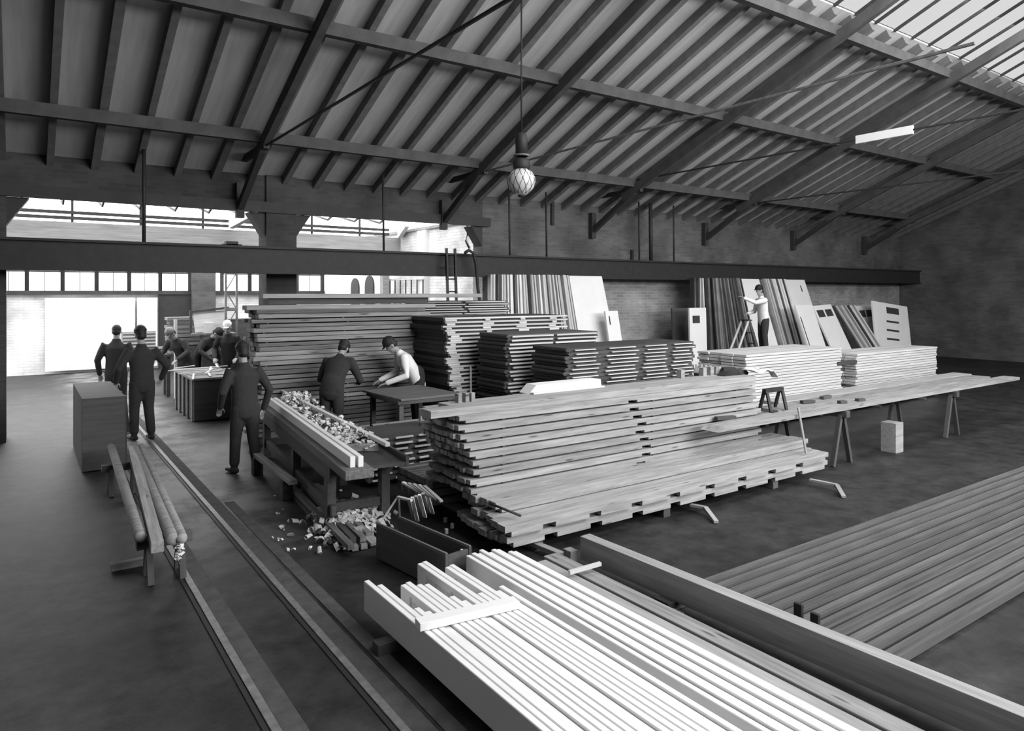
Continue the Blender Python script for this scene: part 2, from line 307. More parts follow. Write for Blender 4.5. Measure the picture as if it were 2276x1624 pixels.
# valley beam, double iron bars and glazed roof
YB = 17.85
slab('trim_3', XW-12, XS, YB, YB+.35, 3.52, 3.90, M['grey'])
for z in (4.0, 4.12): slab('trim_4', XW-12, XS-.3, YB+.1, YB+.16, z-.035, z+.035, M['window_iron'])
xx = XW-11
while xx < XS:
    slab('trim_5', xx, xx+.05, YB+.12, YB+.16, 3.9, 4.4, M['window_iron']); xx += 1.35
# glazed roof of the second hall as one window with its bars
gr = tag(empty('window_30', (0, 19, 4.4), None, None), kind='structure')
pn = roof_plane('pane', XW-12, XS, 13.9, YB+.1, 5.3, 4.35, M['glass'], .006); del pn['kind']; child_of(pn, gr)
pn = roof_plane('pane', XW-12, XS, YB+.1, YF, 4.35, 5.6, M['glass'], .006); del pn['kind']; child_of(pn, gr)
xx = XW-11
while xx < XS:
    child_of(bar('glazing_bar', (xx, 13.95, 5.26), (xx, YB+.1, 4.3), .035, .05, M['window_iron'], ch=0), gr); child_of(bar('glazing_bar', (xx, YB+.1, 4.3), (xx, YF, 5.55), .035, .05, M['window_iron'], ch=0), gr); xx += .75
for (p, q, y1, y2) in (((514, 499), (558, 474), YB-.1, 15.2), ((888, 522), (905, 496), YB-.1, 17.0)):
    a, b = AY(*p, y1), AY(*q, y2); o = bar('roof_strut', a, b, .12, .2, M['whitepaint']); tag(o, ['white painted sloping strut under the glazed roof, left of the brick pier', 'white painted sloping strut at the end of the valley beam'][p[0] > 700], 'strut')
# lattice column
def lattice():
    a = G(514, 760, 0); X, Y = AY(514, 600, 16.5).x, 16.5
    t = empty('lattice_column', (X, Y, 0), 'pale iron lattice column with a wide dark head, standing beyond the left opening', 'column')
    hgt = 3.35; s = .12
    for dx in (-s, s): box('angle_post', (dx, 0, hgt/2), (.04, .06, hgt), M['steel'], t)
    z = .3; k = 0
    while z < hgt-.3:
        bar('lattice_bar', (-s if k % 2 else s, 0, z), (s if k % 2 else -s, 0, z+.42), .03, .02, M['steel'], t); z += .42; k += 1
        if k % 2 == 0: box('batten_plate', (0, 0, z), (2*s, .05, .08), M['steel'], t)
    box('column_head', (0, 0, hgt+.05), (.42, .2, .12), M['iron'], t); box('column_cap', (0, 0, 3.47), (.26, .2, .1), M['iron'], t)
lattice()

# ------------------------------------------------------------ track in the floor
for X, lab in ((1.70, 'steel rail sunk in the floor, right-hand one of the track'), (1.13, 'steel rail sunk in the floor, passing below the rounded timbers')):
    t = empty('track_rail', (X, 7.5, 0), lab, 'rail', 'narrow track in the floor')
    box('groove', (-.045, 0, .004), (.035, 21, .008), M['iron'], t, (0, 0, 0)).rotation_euler = (0, 0, 0)
    t.children[0].data = boxmesh(.03, 21, .008, M['iron'], 0)
    link('rail_head', boxmesh(.05, 21, .016, M['steel'], .003), None, t, (0, 0, .008)); link('edge_strip', boxmesh(.12, 21, .006, M['dust'], 0), None, t, (.09, 0, .003))
tag(link('floor_plate', boxmesh(.10, 6, .006, M['dust'], 0), None, None, (1.93, 5.2, .003)), 'long worn flat strip let into the floor between track and shavings', 'floor strip')

# ------------------------------------------------------------ planks
def plank(name, label, cat, group, c, l, wd, h, m, rz=0, ry=0, rx=0, ch=.003):
    return tag(box(name, c, (l, wd, h), m, None, (rx, ry, rz), ch), label, cat, group)
def notched(l, h, notches, nd, name, wdt, m, chip=0.0):
    """bar on X from 0 to l with notches cut in its underside; ends half lapped"""
    bm = bmesh.new(); addbox(bm, (l/2, 0, (h+nd)/2), (l, wdt, h-nd)); x = .07
    for a, b in list(notches)+[(l-.07, l)]:
        addbox(bm, ((x+a)/2, 0, nd/2), (a-x, wdt, nd)); x = b
    return finish(bm, name, m)
# --- the big stack of notched battens
BW, BH = .072, .070
lay_x = [1022, 1021, 1022, 1032, 1045, 1053, 1053, 1047, 1046]
base_z = .42; step = .0885
mesh_b = [notched(4.5, BH, [(2.2+i*.03, 2.34+i*.03)], .026, 'batten', BW-.006, M['pine']) for i in range(4)]
NL = 9
for i in range(NL):
    k = NL-1-i                        # i=0 top
    z0 = base_z+k*step; yf = 5.60
    x0 = AY(lay_x[i], 1000, yf).x
    for j in range(12 if i > 1 else 10):
        me = mesh_b[(i+j) % 4]; xo = x0+R.uniform(-.03, .03)*(1 if j else .3)
        y = yf+BW/2+j*BW*1.02
        lab = 'sawn notched batten at the front of the big stack, %s layer from the top' % nth(i+1) if j == 0 else 'batten end in the big stack, %s layer down, %s from its front' % (nth(i+1), nth(j+1))
        o = link('notched_batten', me, None, None, (xo, y, z0)); tag(o, lab, 'batten', 'battens of the big stack')
    for xs in (3.9, 6.0, 7.5):
        if k: plank('sticker', 'thin sticker under the %s layer of the big stack, %s from its left' % (nth(i+1), {3.9: 'first', 6.0: 'second', 7.5: 'third'}[xs]), 'sticker', 'stickers of the big stack', (xs, yf+.46, z0-.009), .9, .03, .0175, M['dark'], rz=math.pi/2, ch=0)
# lower, wider tiers
lowA = [notched(5.05, .10, [(.42+k*.56, .57+k*.56) for k in range(8)], .045, 'tier_beam', .116, M['pine']) for _ in range(1)]
for t, (z0, yf, n, xoff) in enumerate(((.10, 5.02, 7, 3.52), (.215, 4.98, 7, 3.46), (.325, 5.30, 4, 3.56))):
    if t == 2: lowA = [notched(5.0, .10, [], .04, 'tier_beam', .112, M['pine'])]
    for j in range(n):
        y = yf+.065+j*.133; xo = xoff+R.uniform(-.05, .05)+(.10*j if t == 1 else 0)*.3
        lab = ['bottom tier', 'second tier', 'third tier'][t]
        o = link('notched_beam', lowA[0], None, None, (xo, y, z0+(.003*j if t == 1 else 0)*0)); tag(o, 'wide notched beam in the %s under the big stack, %s from the front' % (lab, nth(j+1)), 'beam', 'beams under the big stack')
# ends behind: shorter battens with dark ends further back
for i in range(3):
    for j in range(10):
        o = plank('short_batten', 'short batten behind the left foot of the big stack, tier %s, %s along' % (('one', 'two', 'three')[i], nth(j+1)), 'batten', 'battens behind the big stack', (4.0, 6.45+j*.085, .16+i*.09), .9, .07, .07, M['plank'])
for xs in (3.9, 5.6, 7.5): plank('bearer', 'thick bearer under the big batten stack, %s' % {3.9: 'at its left end', 5.6: 'at its middle', 7.5: 'near its right end'}[xs], 'bearer', 'bearers of the big stack', (xs, 6.15, .05), 2.2, .10, .10, M['dark'], rz=math.pi/2)
for xs in (3.95, 7.2): plank('bearer', 'flat bearer between lower tiers and upper battens of the big stack, %s' % ('left one' if xs < 5 else 'right one'), 'bearer', None, (xs, 6.05, .37), .9, .08, .09, M['dark'], rz=math.pi/2)
# bent bearers sticking out in front
def poking(p, q, r, lab):
    P_ = [G(*p, .07), G(*q, .07), G(*r, .02)]
    t = empty('floor_lath', P_[0], lab, 'lath'); child_of(bar('lath', P_[0], P_[1], .05, .03, M['pine2']), t); child_of(bar('lath_end', P_[1], P_[2], .05, .03, M['pine2']), t)
poking((1535, 1122), (1568, 1128), (1592, 1160), 'cranked lath poking out under the front of the big stack, at its middle')
poking((1800, 1066), (1860, 1078), (1875, 1104), 'cranked lath poking out on the floor past the right end of the big stack')
# rods lying on the lower tiers
tag(tube('iron_rod', [G(1088, 1118, .45), G(1158, 1146, .36)], .012, M['iron']), 'thin dark rod lying on the stepped tiers at the left end', 'rod')
# planks and blocks on top of the stack
ztop = base_z+NL*step-.018
a, b = AY(960, 905, 5.62).x, 7.95
plank('top_plank', 'long pale plank lying on top of the big stack, its left end jutting out', 'plank', None, ((a+b)/2, 5.74, ztop+.035), b-a, .2, .07, M['pine'])
plank('top_plank', 'second plank on the big stack, behind the long pale one', 'plank', None, (5.75, 6.0, ztop+.03), 4.6, .24, .06, M['pine2'])
p = AY(1165, 880, 6.15); q = AY(1325, 868, 6.15)
tb = empty('box_moulding', (p.x, 6.15, ztop+.06), 'short white boxed moulding lying on the big stack', 'moulding')
child_of(link('moulding_body', prism([(0, 0), (q.x-p.x, 0), (q.x-p.x-.01, .09), (.10, .09)], .18, 'm', M['whitepaint']), None, None, (p.x, 6.15, ztop+.06)), tb); child_of(box('lower_lip', ((p.x+q.x)/2, 6.02, ztop+.07), (q.x-p.x-.02, .06, .02), M['pale']), tb)
for px, lab in ((1019, 'left'), (1035, 'middle'), (1048, 'right')):
    c = AY(px, 892, 6.0); tag(box('end_block', (c.x, 6.0, ztop+.09), (.045, .07, .06+.06), M['pine2']), 'small upright block on the left end of the big stack, %s of three' % lab, 'block', 'small blocks on the big stack')
for k, px in enumerate((1513, 1562, 1578, 1590)):
    c = AY(px, 840, 6.1); tag(box('end_block', (c.x, 6.1, ztop+.1), (.07, .08, .14), M['pine2']), 'upright block on the right end of the big stack, %s from the left' % nth(k+1), 'block', 'upright blocks beside the white paper')
def crumpled(name, label, cat, c, sx, sy, sz, m, seed, n=9):
    rr = random.Random(seed); bm = bmesh.new(); bmesh.ops.create_icosphere(bm, subdivisions=2, radius=1)
    for v in bm.verts: v.co *= rr.uniform(.72, 1.15); v.co = Vector((v.co.x*sx, v.co.y*sy, max(v.co.z, -.35)*sz))
    return tag(link(name, finish(bm, name, m), None, None, c), label, cat)
c = AY(1630, 842, 5.95); crumpled('work_coat', 'dark crumpled coat thrown on the right end of the big stack', 'coat', (c.x, 5.95, ztop+.07), .26, .16, .10, M['darkcloth'], 3)
c = AY(1680, 842, 5.85)
bm = bmesh.new(); rr = random.Random(5); grid = [[bm.verts.new(((i-3)*.085+rr.uniform(-.02, .02), (j-2)*.085, .04+rr.uniform(0, .05)-(.12 if i == 6 and j < 2 else 0))) for j in range(5)] for i in range(7)]
for i in range(6):
    for j in range(4): bm.faces.new((grid[i][j], grid[i+1][j], grid[i+1][j+1], grid[i][j+1]))
o = tag(link('paper_sheet', finish(bm, 'paper', M['whitepaint']), None, None, (c.x, 5.85, ztop+.05)), 'white crumpled sheet beside the dark coat on the big stack', 'paper'); md = o.modifiers.new('s', 'SOLIDIFY'); md.thickness = .006

# --- long boards crossing in front of the right end of the stack, on trestles
zR = .80
a = G(1562, 945, zR); e = G(1973, 892, zR)
me = prism([(0, -.05), (8.6, -.05), (8.6, 0), (.12, 0)], .26, 'long_board', M['pine']); tag(link('long_board', me, None, None, (a.x, 5.32, zR)), 'long pale board reaching in front of the right end of the big stack', 'board')
plank('long_board', 'second long board behind the pale one, carrying the small stool', 'board', None, (11.6, 5.72, zR-.03), 6.6, .34, .05, M['pine2'])
plank('long_board', 'third long board, farthest back on the trestles at the right', 'board', None, (12.0, 6.1, zR-.03), 6.2, .32, .05, M['grey'])
for X, lab in ((9.3, 'dark trestle under the long boards, nearer the big stack'), (12.6, 'dark trestle under the long boards, farther from the big stack')):
    t = empty('trestle', (X, 5.7, 0), lab, 'trestle', 'trestles under the long boards')
    box('trestle_bar', (0, 0, zR-.10), (.09, 1.1, .09), M['dark'], t)
    for sy in (-.45, .45):
        for sx in (-1, 1): bar('leg', (sx*.03, sy, zR-.12), (sx*.22, sy, 0), .06, .05, M['dark'], t)
p = G(1950, 975, 0)
tag(box('stone_block', (G(1950, 975, .15).x, 5.25, .22), (.22, .22, .44), M['grey']), 'pale squared block standing under the long boards at the right', 'block')
tag(bar('leaning_lath', G(1792, 1008, .335), AY(1774, 905, 5.17), .03, .02, M['pine2']), 'thin lath leaning from the lower tiers up to the long boards', 'lath')
c1 = G(1706, 905, zR+.0); 
t = empty('saw_stool', (G(1735, 912, zR).x, 5.62, zR), 'small dark trestle stool standing on the long boards', 'stool')
box('stool_bar', (.0, .0, .26), (.40, .06, .05), M['iron'], t)
for sx in (-1, 1):
    for sy in (-1, 1): bar('leg', (sx*.17, sy*.02, .25), (sx*.17+sy*.05, sy*.12, 0), .035, .035, M['iron'], t)
for px, py, l, lab in ((1795, 892, .22, 'dark offcut lying on the long boards, nearer the small stool'), (1835, 882, .24, 'dark offcut lying on the long boards, farther from the small stool'), (1612, 928, .28, 'dark offcut on the long pale board beside the stack'), (1872, 893, .12, 'short dark offcut on the pale board'), (1912, 888, .14, 'short dark offcut lying on the pale board, farthest right')):
    c = G(px, py, zR+.02); tag(box('offcut', (c.x, min(max(c.y, 5.3), 6.0), zR+.02), (l, .07, .04), M['dark'], rot=(0, 0, R.uniform(-.3, .3))), lab, 'offcut')

# --- stack of long planks behind the workbench
def ybase(): return 0
YA = 11.0
for i in range(27):
    z0 = .12+i*.0735; top = 27-i
    x0 = AY(572, 700, YA).x+R.uniform(-.05, .05); L_ = 2.95+R.uniform(-.1, .12)
    for j in range(3):
        hh = .055 if R.random() < .7 else .066
        lab = 'long aged plank facing the workbench in the tall stack, %s from its top' % nth(top) if j == 0 else 'plank end in the tall stack behind the workbench, %s layer down, %s row' % (nth(top), ('', 'middle', 'rear')[j])
        plank('plank', lab, 'plank', 'planks of the tall stack' if j else 'front planks of the tall stack', (x0+L_/2+R.uniform(-.04, .04), YA+.1+j*.215, z0+hh/2), L_, .2, hh, M['plank'])
    for xs in (0.08, 1.4, 2.7):
        if i < 26: plank('sticker', 'thin sticker in the tall plank stack under the %s layer down, %s' % (nth(top-1), {0.08: 'left', 1.4: 'middle', 2.7: 'right'}[xs]), 'sticker', 'stickers of the tall stack', (x0+xs+.05, YA+.32, z0+.0645), .62, .03, .015, M['dark'], rz=math.pi/2, ch=0)
for xs in (3.1, 4.6, 5.9): plank('bearer', 'thick bearer under the tall plank stack, %s' % {3.1: 'at its near-left end', 4.6: 'in its middle', 5.9: 'at its right end'}[xs], 'bearer', None, (xs, YA+.3, .06), .7, .12, .12, M['dark'], rz=math.pi/2)
zt = .12+27*.0735-.01
plank('top_board', 'wide pale board lying on the tall plank stack', 'board', None, (4.5, YA+.14, zt+.03), 3.3, .26, .07, M['grey'])
plank('sleeper', 'dark timber lying above the pale board on the tall stack', 'timber', None, (4.7, YA+.42, zt+.125), 2.9, .3, .11, M['dark'])
plank('top_plank', 'uppermost long plank on the tall stack, its right end overhanging the light frames', 'plank', None, ((AY(580, 662, YA+.3).x+AY(1065, 662, YA+.3).x)/2, YA+.3, H-.075+.02), AY(1065, 662, YA+.3).x-AY(580, 662, YA+.3).x, .24, .07, M['grey'])
for xs in (3.6, 5.4): plank('spacer_block', 'spacer block under the uppermost plank of the tall stack, %s' % ('nearer the pier' if xs < 4 else 'nearer the light frames'), 'block', None, (xs, YA+.3, zt+.195), .12, .12, .03, M['dark'])

# --- stacks of frames
def frame_stack(px_near, px_right, y0, depth, ztop, pitch, nlay, kind, word, group, x0=None, zlow=0.0, x1=None):
    X0 = AY(px_near, 700, y0).x if x0 is None else x0; X1 = AY(px_right, 700, y0).x if x1 is None else x1; L_ = X1-X0
    proto = {}
    for i in range(nlay):
        z = ztop-(i+1)*pitch
        if z < zlow: break
        dx = R.uniform(-.06, .06)+(.02*i if kind == 'light' else 0)*.5; fl = L_+R.uniform(-.12, .05)
        lab = '%s, %s from its top' % (word, nth(i+1)) if i else '%s, topmost' % word
        t = empty('timber_frame', (X0+dx, y0+R.uniform(-.02, .02), z), lab, 'frame', group)
        th = pitch*(.45 if kind == 'light' else .5)
        if kind == 'light':
            me = boxmesh(L_, .07, round(th, 3), M['frame']); link('stile', me, None, t, (L_/2, .035, pitch-th/2)); link('stile', boxmesh(L_, .07, round(th, 3), M['frame']), None, t, (L_/2, depth-.035, pitch-th/2))
            for k in range(5): link('rail', boxmesh(.07, depth-.15, round(th, 3), M['dark'], 0), None, t, (.04+k*(L_-.08)/4, depth/2, pitch-th/2))
            link('core', boxmesh(round(L_-.1, 2), round(depth-.1, 2), round(pitch-.004, 3), M['dark'], 0), None, t, (L_/2-.05, depth/2+.01, pitch/2))  # dark filler added so the frame ends read as black shade
            for k in range(4):
                wv = R.choice((.10, .16, .22)); link('spacer', boxmesh(wv, .06, round(pitch-th-.002, 3), M['frame']), None, t, (.14+k*(L_-.3)/3.2+R.uniform(-.03, .03), .035, (pitch-th)/2))
            link('spacer', boxmesh(.1, .06, round(pitch-th-.002, 3), M['midframe']), None, t, (L_/2, depth-.04, (pitch-th)/2))
        else:
            m2 = M['frame']
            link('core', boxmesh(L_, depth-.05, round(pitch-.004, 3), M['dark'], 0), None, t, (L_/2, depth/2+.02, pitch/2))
            cuts = {'dark': [(.03, .2), (.28, .50), (.56, .74), (.80, .955)], 'mid': [(.02, .46), (.50, .97)]}[kind]
            for a, b in cuts:
                aa, bb = a+R.uniform(-.01, .01), b+R.uniform(-.015, .015)
                link('edge_strip', boxmesh(round((bb-aa)*L_, 2), .03, round(pitch*(.28 if kind == 'dark' else .45), 3), m2, .002), None, t, ((aa+bb)/2*L_, -.006, pitch*.5))
            link('end_strip', boxmesh(.03, depth-.1, round(pitch*.4, 3), M['dark'], .002), None, t, (-.004, depth/2, pitch*.5))
    return X0, X1
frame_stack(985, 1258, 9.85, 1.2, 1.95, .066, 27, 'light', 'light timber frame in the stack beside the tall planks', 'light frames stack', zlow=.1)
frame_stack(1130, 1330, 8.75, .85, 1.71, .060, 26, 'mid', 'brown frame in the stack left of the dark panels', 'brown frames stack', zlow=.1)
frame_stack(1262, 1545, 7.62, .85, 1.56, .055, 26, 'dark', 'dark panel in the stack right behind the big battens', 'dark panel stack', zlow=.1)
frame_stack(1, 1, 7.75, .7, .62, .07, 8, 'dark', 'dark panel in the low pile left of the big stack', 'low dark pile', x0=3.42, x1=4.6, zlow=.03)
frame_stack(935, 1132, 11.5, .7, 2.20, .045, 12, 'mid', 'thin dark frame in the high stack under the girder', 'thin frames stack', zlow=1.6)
plank('support_bench', 'dark bench hidden under the high stack of thin frames', 'bench', None, (7.0, 11.85, .83), 2.0, .7, 1.6, M['dark'])
for X, y, d, n in ((6.9, 10.45, 1.0, 'light frames'), (7.1, 9.15, .7, 'brown frames'), (7.7, 8.0, .7, 'dark panels')):
    plank('bearer', 'low bearer under the stack of %s' % n, 'bearer', None, (X, y, .07), 1.6, d, .13, M['dark'])
# --- white board stacks at the right
def board_stack(x0, x1, y0, ncol, cw, zt, pitch, nl, m, word, group, shrink=0.0):
    for i in range(nl):
        z = zt-(i+1)*pitch
        if z < .02: break
        L_ = x1-x0
        for j in range(ncol):
            jit = R.uniform(-.03, .03)
            lab = '%s, front board of the %s layer down' % (word, nth(i+1)) if j == 0 else '%s, %s row behind the front, %s layer down' % (word, nth(j), nth(i+1))
            plank('pale_board', lab, 'board', group, (x0+L_/2+jit-(.02*(i % 3)), y0+cw/2+j*cw, z+pitch*.42), round(L_, 1), cw-.012, round(pitch*(.84 if i % 4 else .76), 3), m)
board_stack(10.25, 13.25, 7.46, 4, .26, 1.30, .052, 24, M['pale'], 'white board stack before the ladder', 'white board stack')
board_stack(13.75, 17.2, 7.45, 3, .26, 1.14, .052, 21, M['frame'], 'lower pale stack at the right', 'lower pale stack')
for k in range(9):
    c = AX(1590+k*8.5, 815, 10.14); tag(box('end_batten', (10.12, 7.62+k*.1, 1.0), (.05, .035, .12), M['pale']), 'small upright batten at the left end of the white stack, %s along' % nth(k+1), 'batten', 'upright battens of the white stack')
plank('bearer', 'dark bearer jutting out between the two pale stacks', 'bearer', None, (13.42, 7.50, .98), .70, .1, .07, M['dark'])
plank('shelf_board', 'narrow ledge carrying the small upright battens', 'board', None, (10.10, 8.0, .92), 1.1, .12, .03, M['pale'], rz=math.pi/2)

for X, Y, h, n in ((10.9, 8.0, .05, 'white stack, left'), (12.6, 8.0, .05, 'white stack, right'), (14.5, 7.85, .045, 'lower pale stack, left'), (16.4, 7.85, .045, 'lower pale stack, right')): plank('bearer', 'bearer under the '+n, 'bearer', None, (X, Y, h/2), 1.0, .1, h, M['dark'], rz=math.pi/2)
for Y in (7.6, 8.4): plank('ledge_post', 'post under the ledge of small battens, %s' % ('nearer the big stack' if Y < 8 else 'nearer the wall'), 'post', None, (10.10, Y, .4525), .08, .08, .905, M['dark'])
# ------------------------------------------------------------ panels and boards leaning under the girder
ZT = 2.75; YT = GY0-.03
def lean(name, label, cat, group, x0, wd, th, m, ztop=ZT, foot=.55, dxf=0.0, yt=None):
    """a board with its head against the girder and its foot on the floor in front of it"""
    yt = YT if yt is None else yt; a = Vector((x0+wd/2, yt-th, ztop)); b = Vector((x0+wd/2+dxf, yt-foot, 0.02)); d = b-a
    t = tag(link(name, boxmesh(wd, th, round(d.length, 2), m, .002)), label, cat, group); t.location = (a+b)/2; zax = -d.normalized(); xax = Vector((1, 0, 0)); yax = zax.cross(xax).normalized(); xax = yax.cross(zax)
    t.matrix_world = Matrix.Translation((a+b)/2) @ Matrix((xax, yax, zax)).transposed().to_4x4(); return t
xs0, xs1 = AY(1080, 640, YT).x, AY(1256, 640, YT).x; nb = 38
for i in range(nb):
    f = i/(nb-1); wv = (xs1-xs0)/nb
    shade = M['leanA'] if R.random() < .78 else M['leanB']
    lean('leaning_board', 'narrow painted board leaning on the girder, %s left of the large white panel' % nth(nb-i), 'board', 'narrow boards left of the white panel', xs0+i*wv, wv*R.choice((.55, .7, .85)), .10+R.uniform(0, .1), shade, foot=.12+.68*f, dxf=0)
def panel(label, px0, px1, m, ztop, foot, dxf=0, th=.05, y=None, win=None, slots=(), name='door_panel', ztopx=None):
    yt = YT if y is None else y; x0, x1 = AY(px0, 650, yt).x, AY(px1, 650, yt).x
    o = lean(name, label, 'panel', None, x0, x1-x0, th, m, ztop, foot, dxf, yt)
    ln = o.dimensions.z if False else (Vector((0, foot-th, ztop-.02))).length
    if win:
        for (u, v, a, b) in win: box('window_opening', (u*(x1-x0), -th/2-.004, v), (a, .012, b), M['darkpaint'], o)
    for (u, v, a, b) in slots: box('slot', (u*(x1-x0), -th/2-.004, v), (a, .012, b), M['darkpaint'], o)
    return o
panel('large plain white panel leaning on the girder right of the narrow boards', 1256, 1333, M['whitepaint'], ZT, .84)
panel('small white panel with a dark slot beside the large white panel', 1340, 1368, M['whitepaint'], 1.93, .45, 0, y=12.0, slots=((-.25, .75, .03, .2),), name='door_panel')
panel('plain dark grey door standing against the brick wall', 1489, 1529, M['greycloth'] if False else mat('grey_door_paint', .075, .055, rough=.6), 1.95, .15, y=12.6)
panel('white door with a small dark window, left of the dark leaning boards', 1527, 1564, M['whitepaint'], 1.97, .12, y=11.95, win=[(-.12, .68, .27, .19)])
xs0, xs1 = AY(1528, 640, YT).x, AY(1632, 640, YT).x; nb = 26
for i in range(nb):
    f = i/(nb-1); wv = (xs1-xs0)/nb
    lean('leaning_board', 'dark narrow board leaning on the girder, %s left of the painter\'s white panel' % nth(nb-i), 'board', 'dark boards left of the painter', xs0+i*wv, wv*R.choice((.6, .8, .95)), .10+R.uniform(0, .08), M['leanB'] if R.random() < .8 else M['leanA'], foot=.12+.75*f, dxf=0)
panel('white panel leaning on the girder in front of the painter on the ladder', 1634, 1682, M['whitepaint'], ZT, .95)
xs0, xs1 = AY(1684, 640, YT).x, AY(1736, 640, YT).x; nb = 11
for i in range(nb):
    f = i/(nb-1); wv = (xs1-xs0)/nb
    lean('leaning_board', 'grey striped board leaning on the girder behind the painter, %s along' % nth(i+1), 'board', 'grey boards right of the painter', xs0+i*wv, wv*R.choice((.6, .8, .9)), .12, M['leanA'] if i % 3 else M['leanB'], foot=.97, dxf=0)
panel('tall white panel with a short dark slot near its top, right of the painter', 1738, 1783, M['whitepaint'], ZT, 1.0, 0, slots=((.2, 1.15, .04, .2),))
panel('low white panel with a long dark slit, below the tall slotted panel', 1762, 1800, M['whitepaint'], 2.0, .75, 0, y=11.55, slots=((-.42, .25, .03, .9),), name='door_panel')
panel('low white door with two small dark windows', 1800, 1842, M['whitepaint'], 1.98, .95, .1, y=11.7, win=[(-.24, .82, .34, .22), (.20, .82, .34, .22)])
xs0, xs1 = AY(1842, 690, 11.8).x, AY(1893, 690, 11.8).x; nb = 10
for i in range(nb):
    wv = (xs1-xs0)/nb
    lean('leaning_board', 'slanting narrow board between the two-window doors, %s along' % nth(i+1), 'board', 'slanting boards at the right', xs0+i*wv, wv*R.choice((.5, .7, .9)), .1, M['leanA'] if i % 2 else M['leanB'], ztop=1.95, foot=1.05, dxf=.55, yt=11.8)
panel('grey door with a dark double window leaning behind the slanting boards', 1893, 1936, M['frame'], 1.95, .5, .05, y=11.9, win=[(-.22, .72, .42, .22), (.22, .72, .42, .22)])
o = panel('white panel with a row of dark slots at the right, leaning the other way', 1934, 2010, M['whitepaint'], 2.0, .35, -.2, y=11.4, slots=((.05, .78, .75, .20), (.02, .42, .75, .06), (0, .14, .75, .06), (-.02, -.14, .75, .06)))

# ------------------------------------------------------------ people
def capsule(bm, pts, rads, seg=12, flat=1.0, side=Vector((1, 0, 0))):
    """closed tube with round ends; rads (r across side, r across the other)"""
    pts = [Vector(p) for p in pts]; rings = []; n = len(pts)
    rr = [r if isinstance(r, tuple) else (r, r) for r in rads]
    d0 = (pts[1]-pts[0]).normalized(); d1 = (pts[-1]-pts[-2]).normalized()
    P = []; Q = []
    for t in (.95, .6): P.append(pts[0]-d0*max(rr[0])*t*.9); Q.append(tuple(x*math.sqrt(max(.04, 1-t*t)) for x in rr[0]))
    for p, r in zip(pts, rr): P.append(p); Q.append(r)
    for t in (.6, .95): P.append(pts[-1]+d1*max(rr[-1])*t*.9); Q.append(tuple(x*math.sqrt(max(.04, 1-t*t)) for x in rr[-1]))
    for i, p in enumerate(P):
        d = (P[min(i+1, len(P)-1)]-P[max(i-1, 0)]).normalized(); sx = (side-d*side.dot(d))
        if sx.length < .1: sx = Vector((0, 1, 0))-d*d.y
        sx.normalize(); sy = d.cross(sx)
        rings.append([bm.verts.new(p+sx*math.cos(a)*Q[i][0]+sy*math.sin(a)*Q[i][1]) for a in [2*math.pi*k/seg for k in range(seg)]])
    for a, b in zip(rings, rings[1:]):
        for k in range(seg): bm.faces.new((a[k], a[(k+1) % seg], b[(k+1) % seg], b[k]))
    bm.faces.new(rings[0][::-1]); bm.faces.new(rings[-1])
def blob(bm, c, r, mtx=None):
    v = bmesh.ops.create_icosphere(bm, subdivisions=2, radius=1)['verts']; bmesh.ops.transform(bm, matrix=Matrix.Translation(c) @ (mtx or Matrix()) @ Matrix.Diagonal((*r, 1)), verts=v)
def remeshed(name, bm, m, parent, vox, it=4):
    me = finish(bm, name); o = bpy.data.objects.new(name, me); COL.objects.link(o)
    r = o.modifiers.new('r', 'REMESH'); r.mode = 'VOXEL'; r.voxel_size = vox; r.use_smooth_shade = True
    s = o.modifiers.new('s', 'SMOOTH'); s.factor = .5; s.iterations = it
    bpy.context.view_layer.update(); dg = bpy.context.evaluated_depsgraph_get(); me2 = bpy.data.meshes.new_from_object(o.evaluated_get(dg)); o.modifiers.clear(); o.data = me2
    me2.materials.clear(); me2.materials.append(m)
    for p in me2.polygons: p.use_smooth = True
    if parent: o.parent = parent
    return o
def hand(parent, wrist, direction, m, palm_n=Vector((0, 0, 1)), curl=.5, sgn=1):
    d = Vector(direction).normalized(); s = d.cross(palm_n)
    if s.length < .1: s = Vector((1, 0, 0))
    s.normalize(); nn = s.cross(d).normalized(); w0 = Vector(wrist)
    bm = bmesh.new(); capsule(bm, [w0-d*.02, w0+d*.03, w0+d*.085], [(.026, .021), (.036, .018), (.04, .015)], 10, side=s)
    for k, (off, ln) in enumerate(((-.030, .068), (-.010, .080), (.011, .075), (.030, .058))):
        b0 = w0+d*.08+s*off; b1 = b0+d*ln*.45-nn*ln*.15*curl; b2 = b1+d*ln*.33*(1-curl*.5)-nn*ln*.30*curl; b3 = b2+d*ln*.22*(1-curl)-nn*ln*.3*curl
        capsule(bm, [b0, b1, b2, b3], [.0095, .009, .008, .007], 8, side=s)
    t0 = w0+d*.02+s*.03*sgn; capsule(bm, [t0, t0+d*.03+s*.028*sgn-nn*.01, t0+d*.055+s*.03*sgn-nn*.022], [.0125, .010, .0085], 8, side=s)
    return remeshed('hand', bm, m, parent, .006, 2)
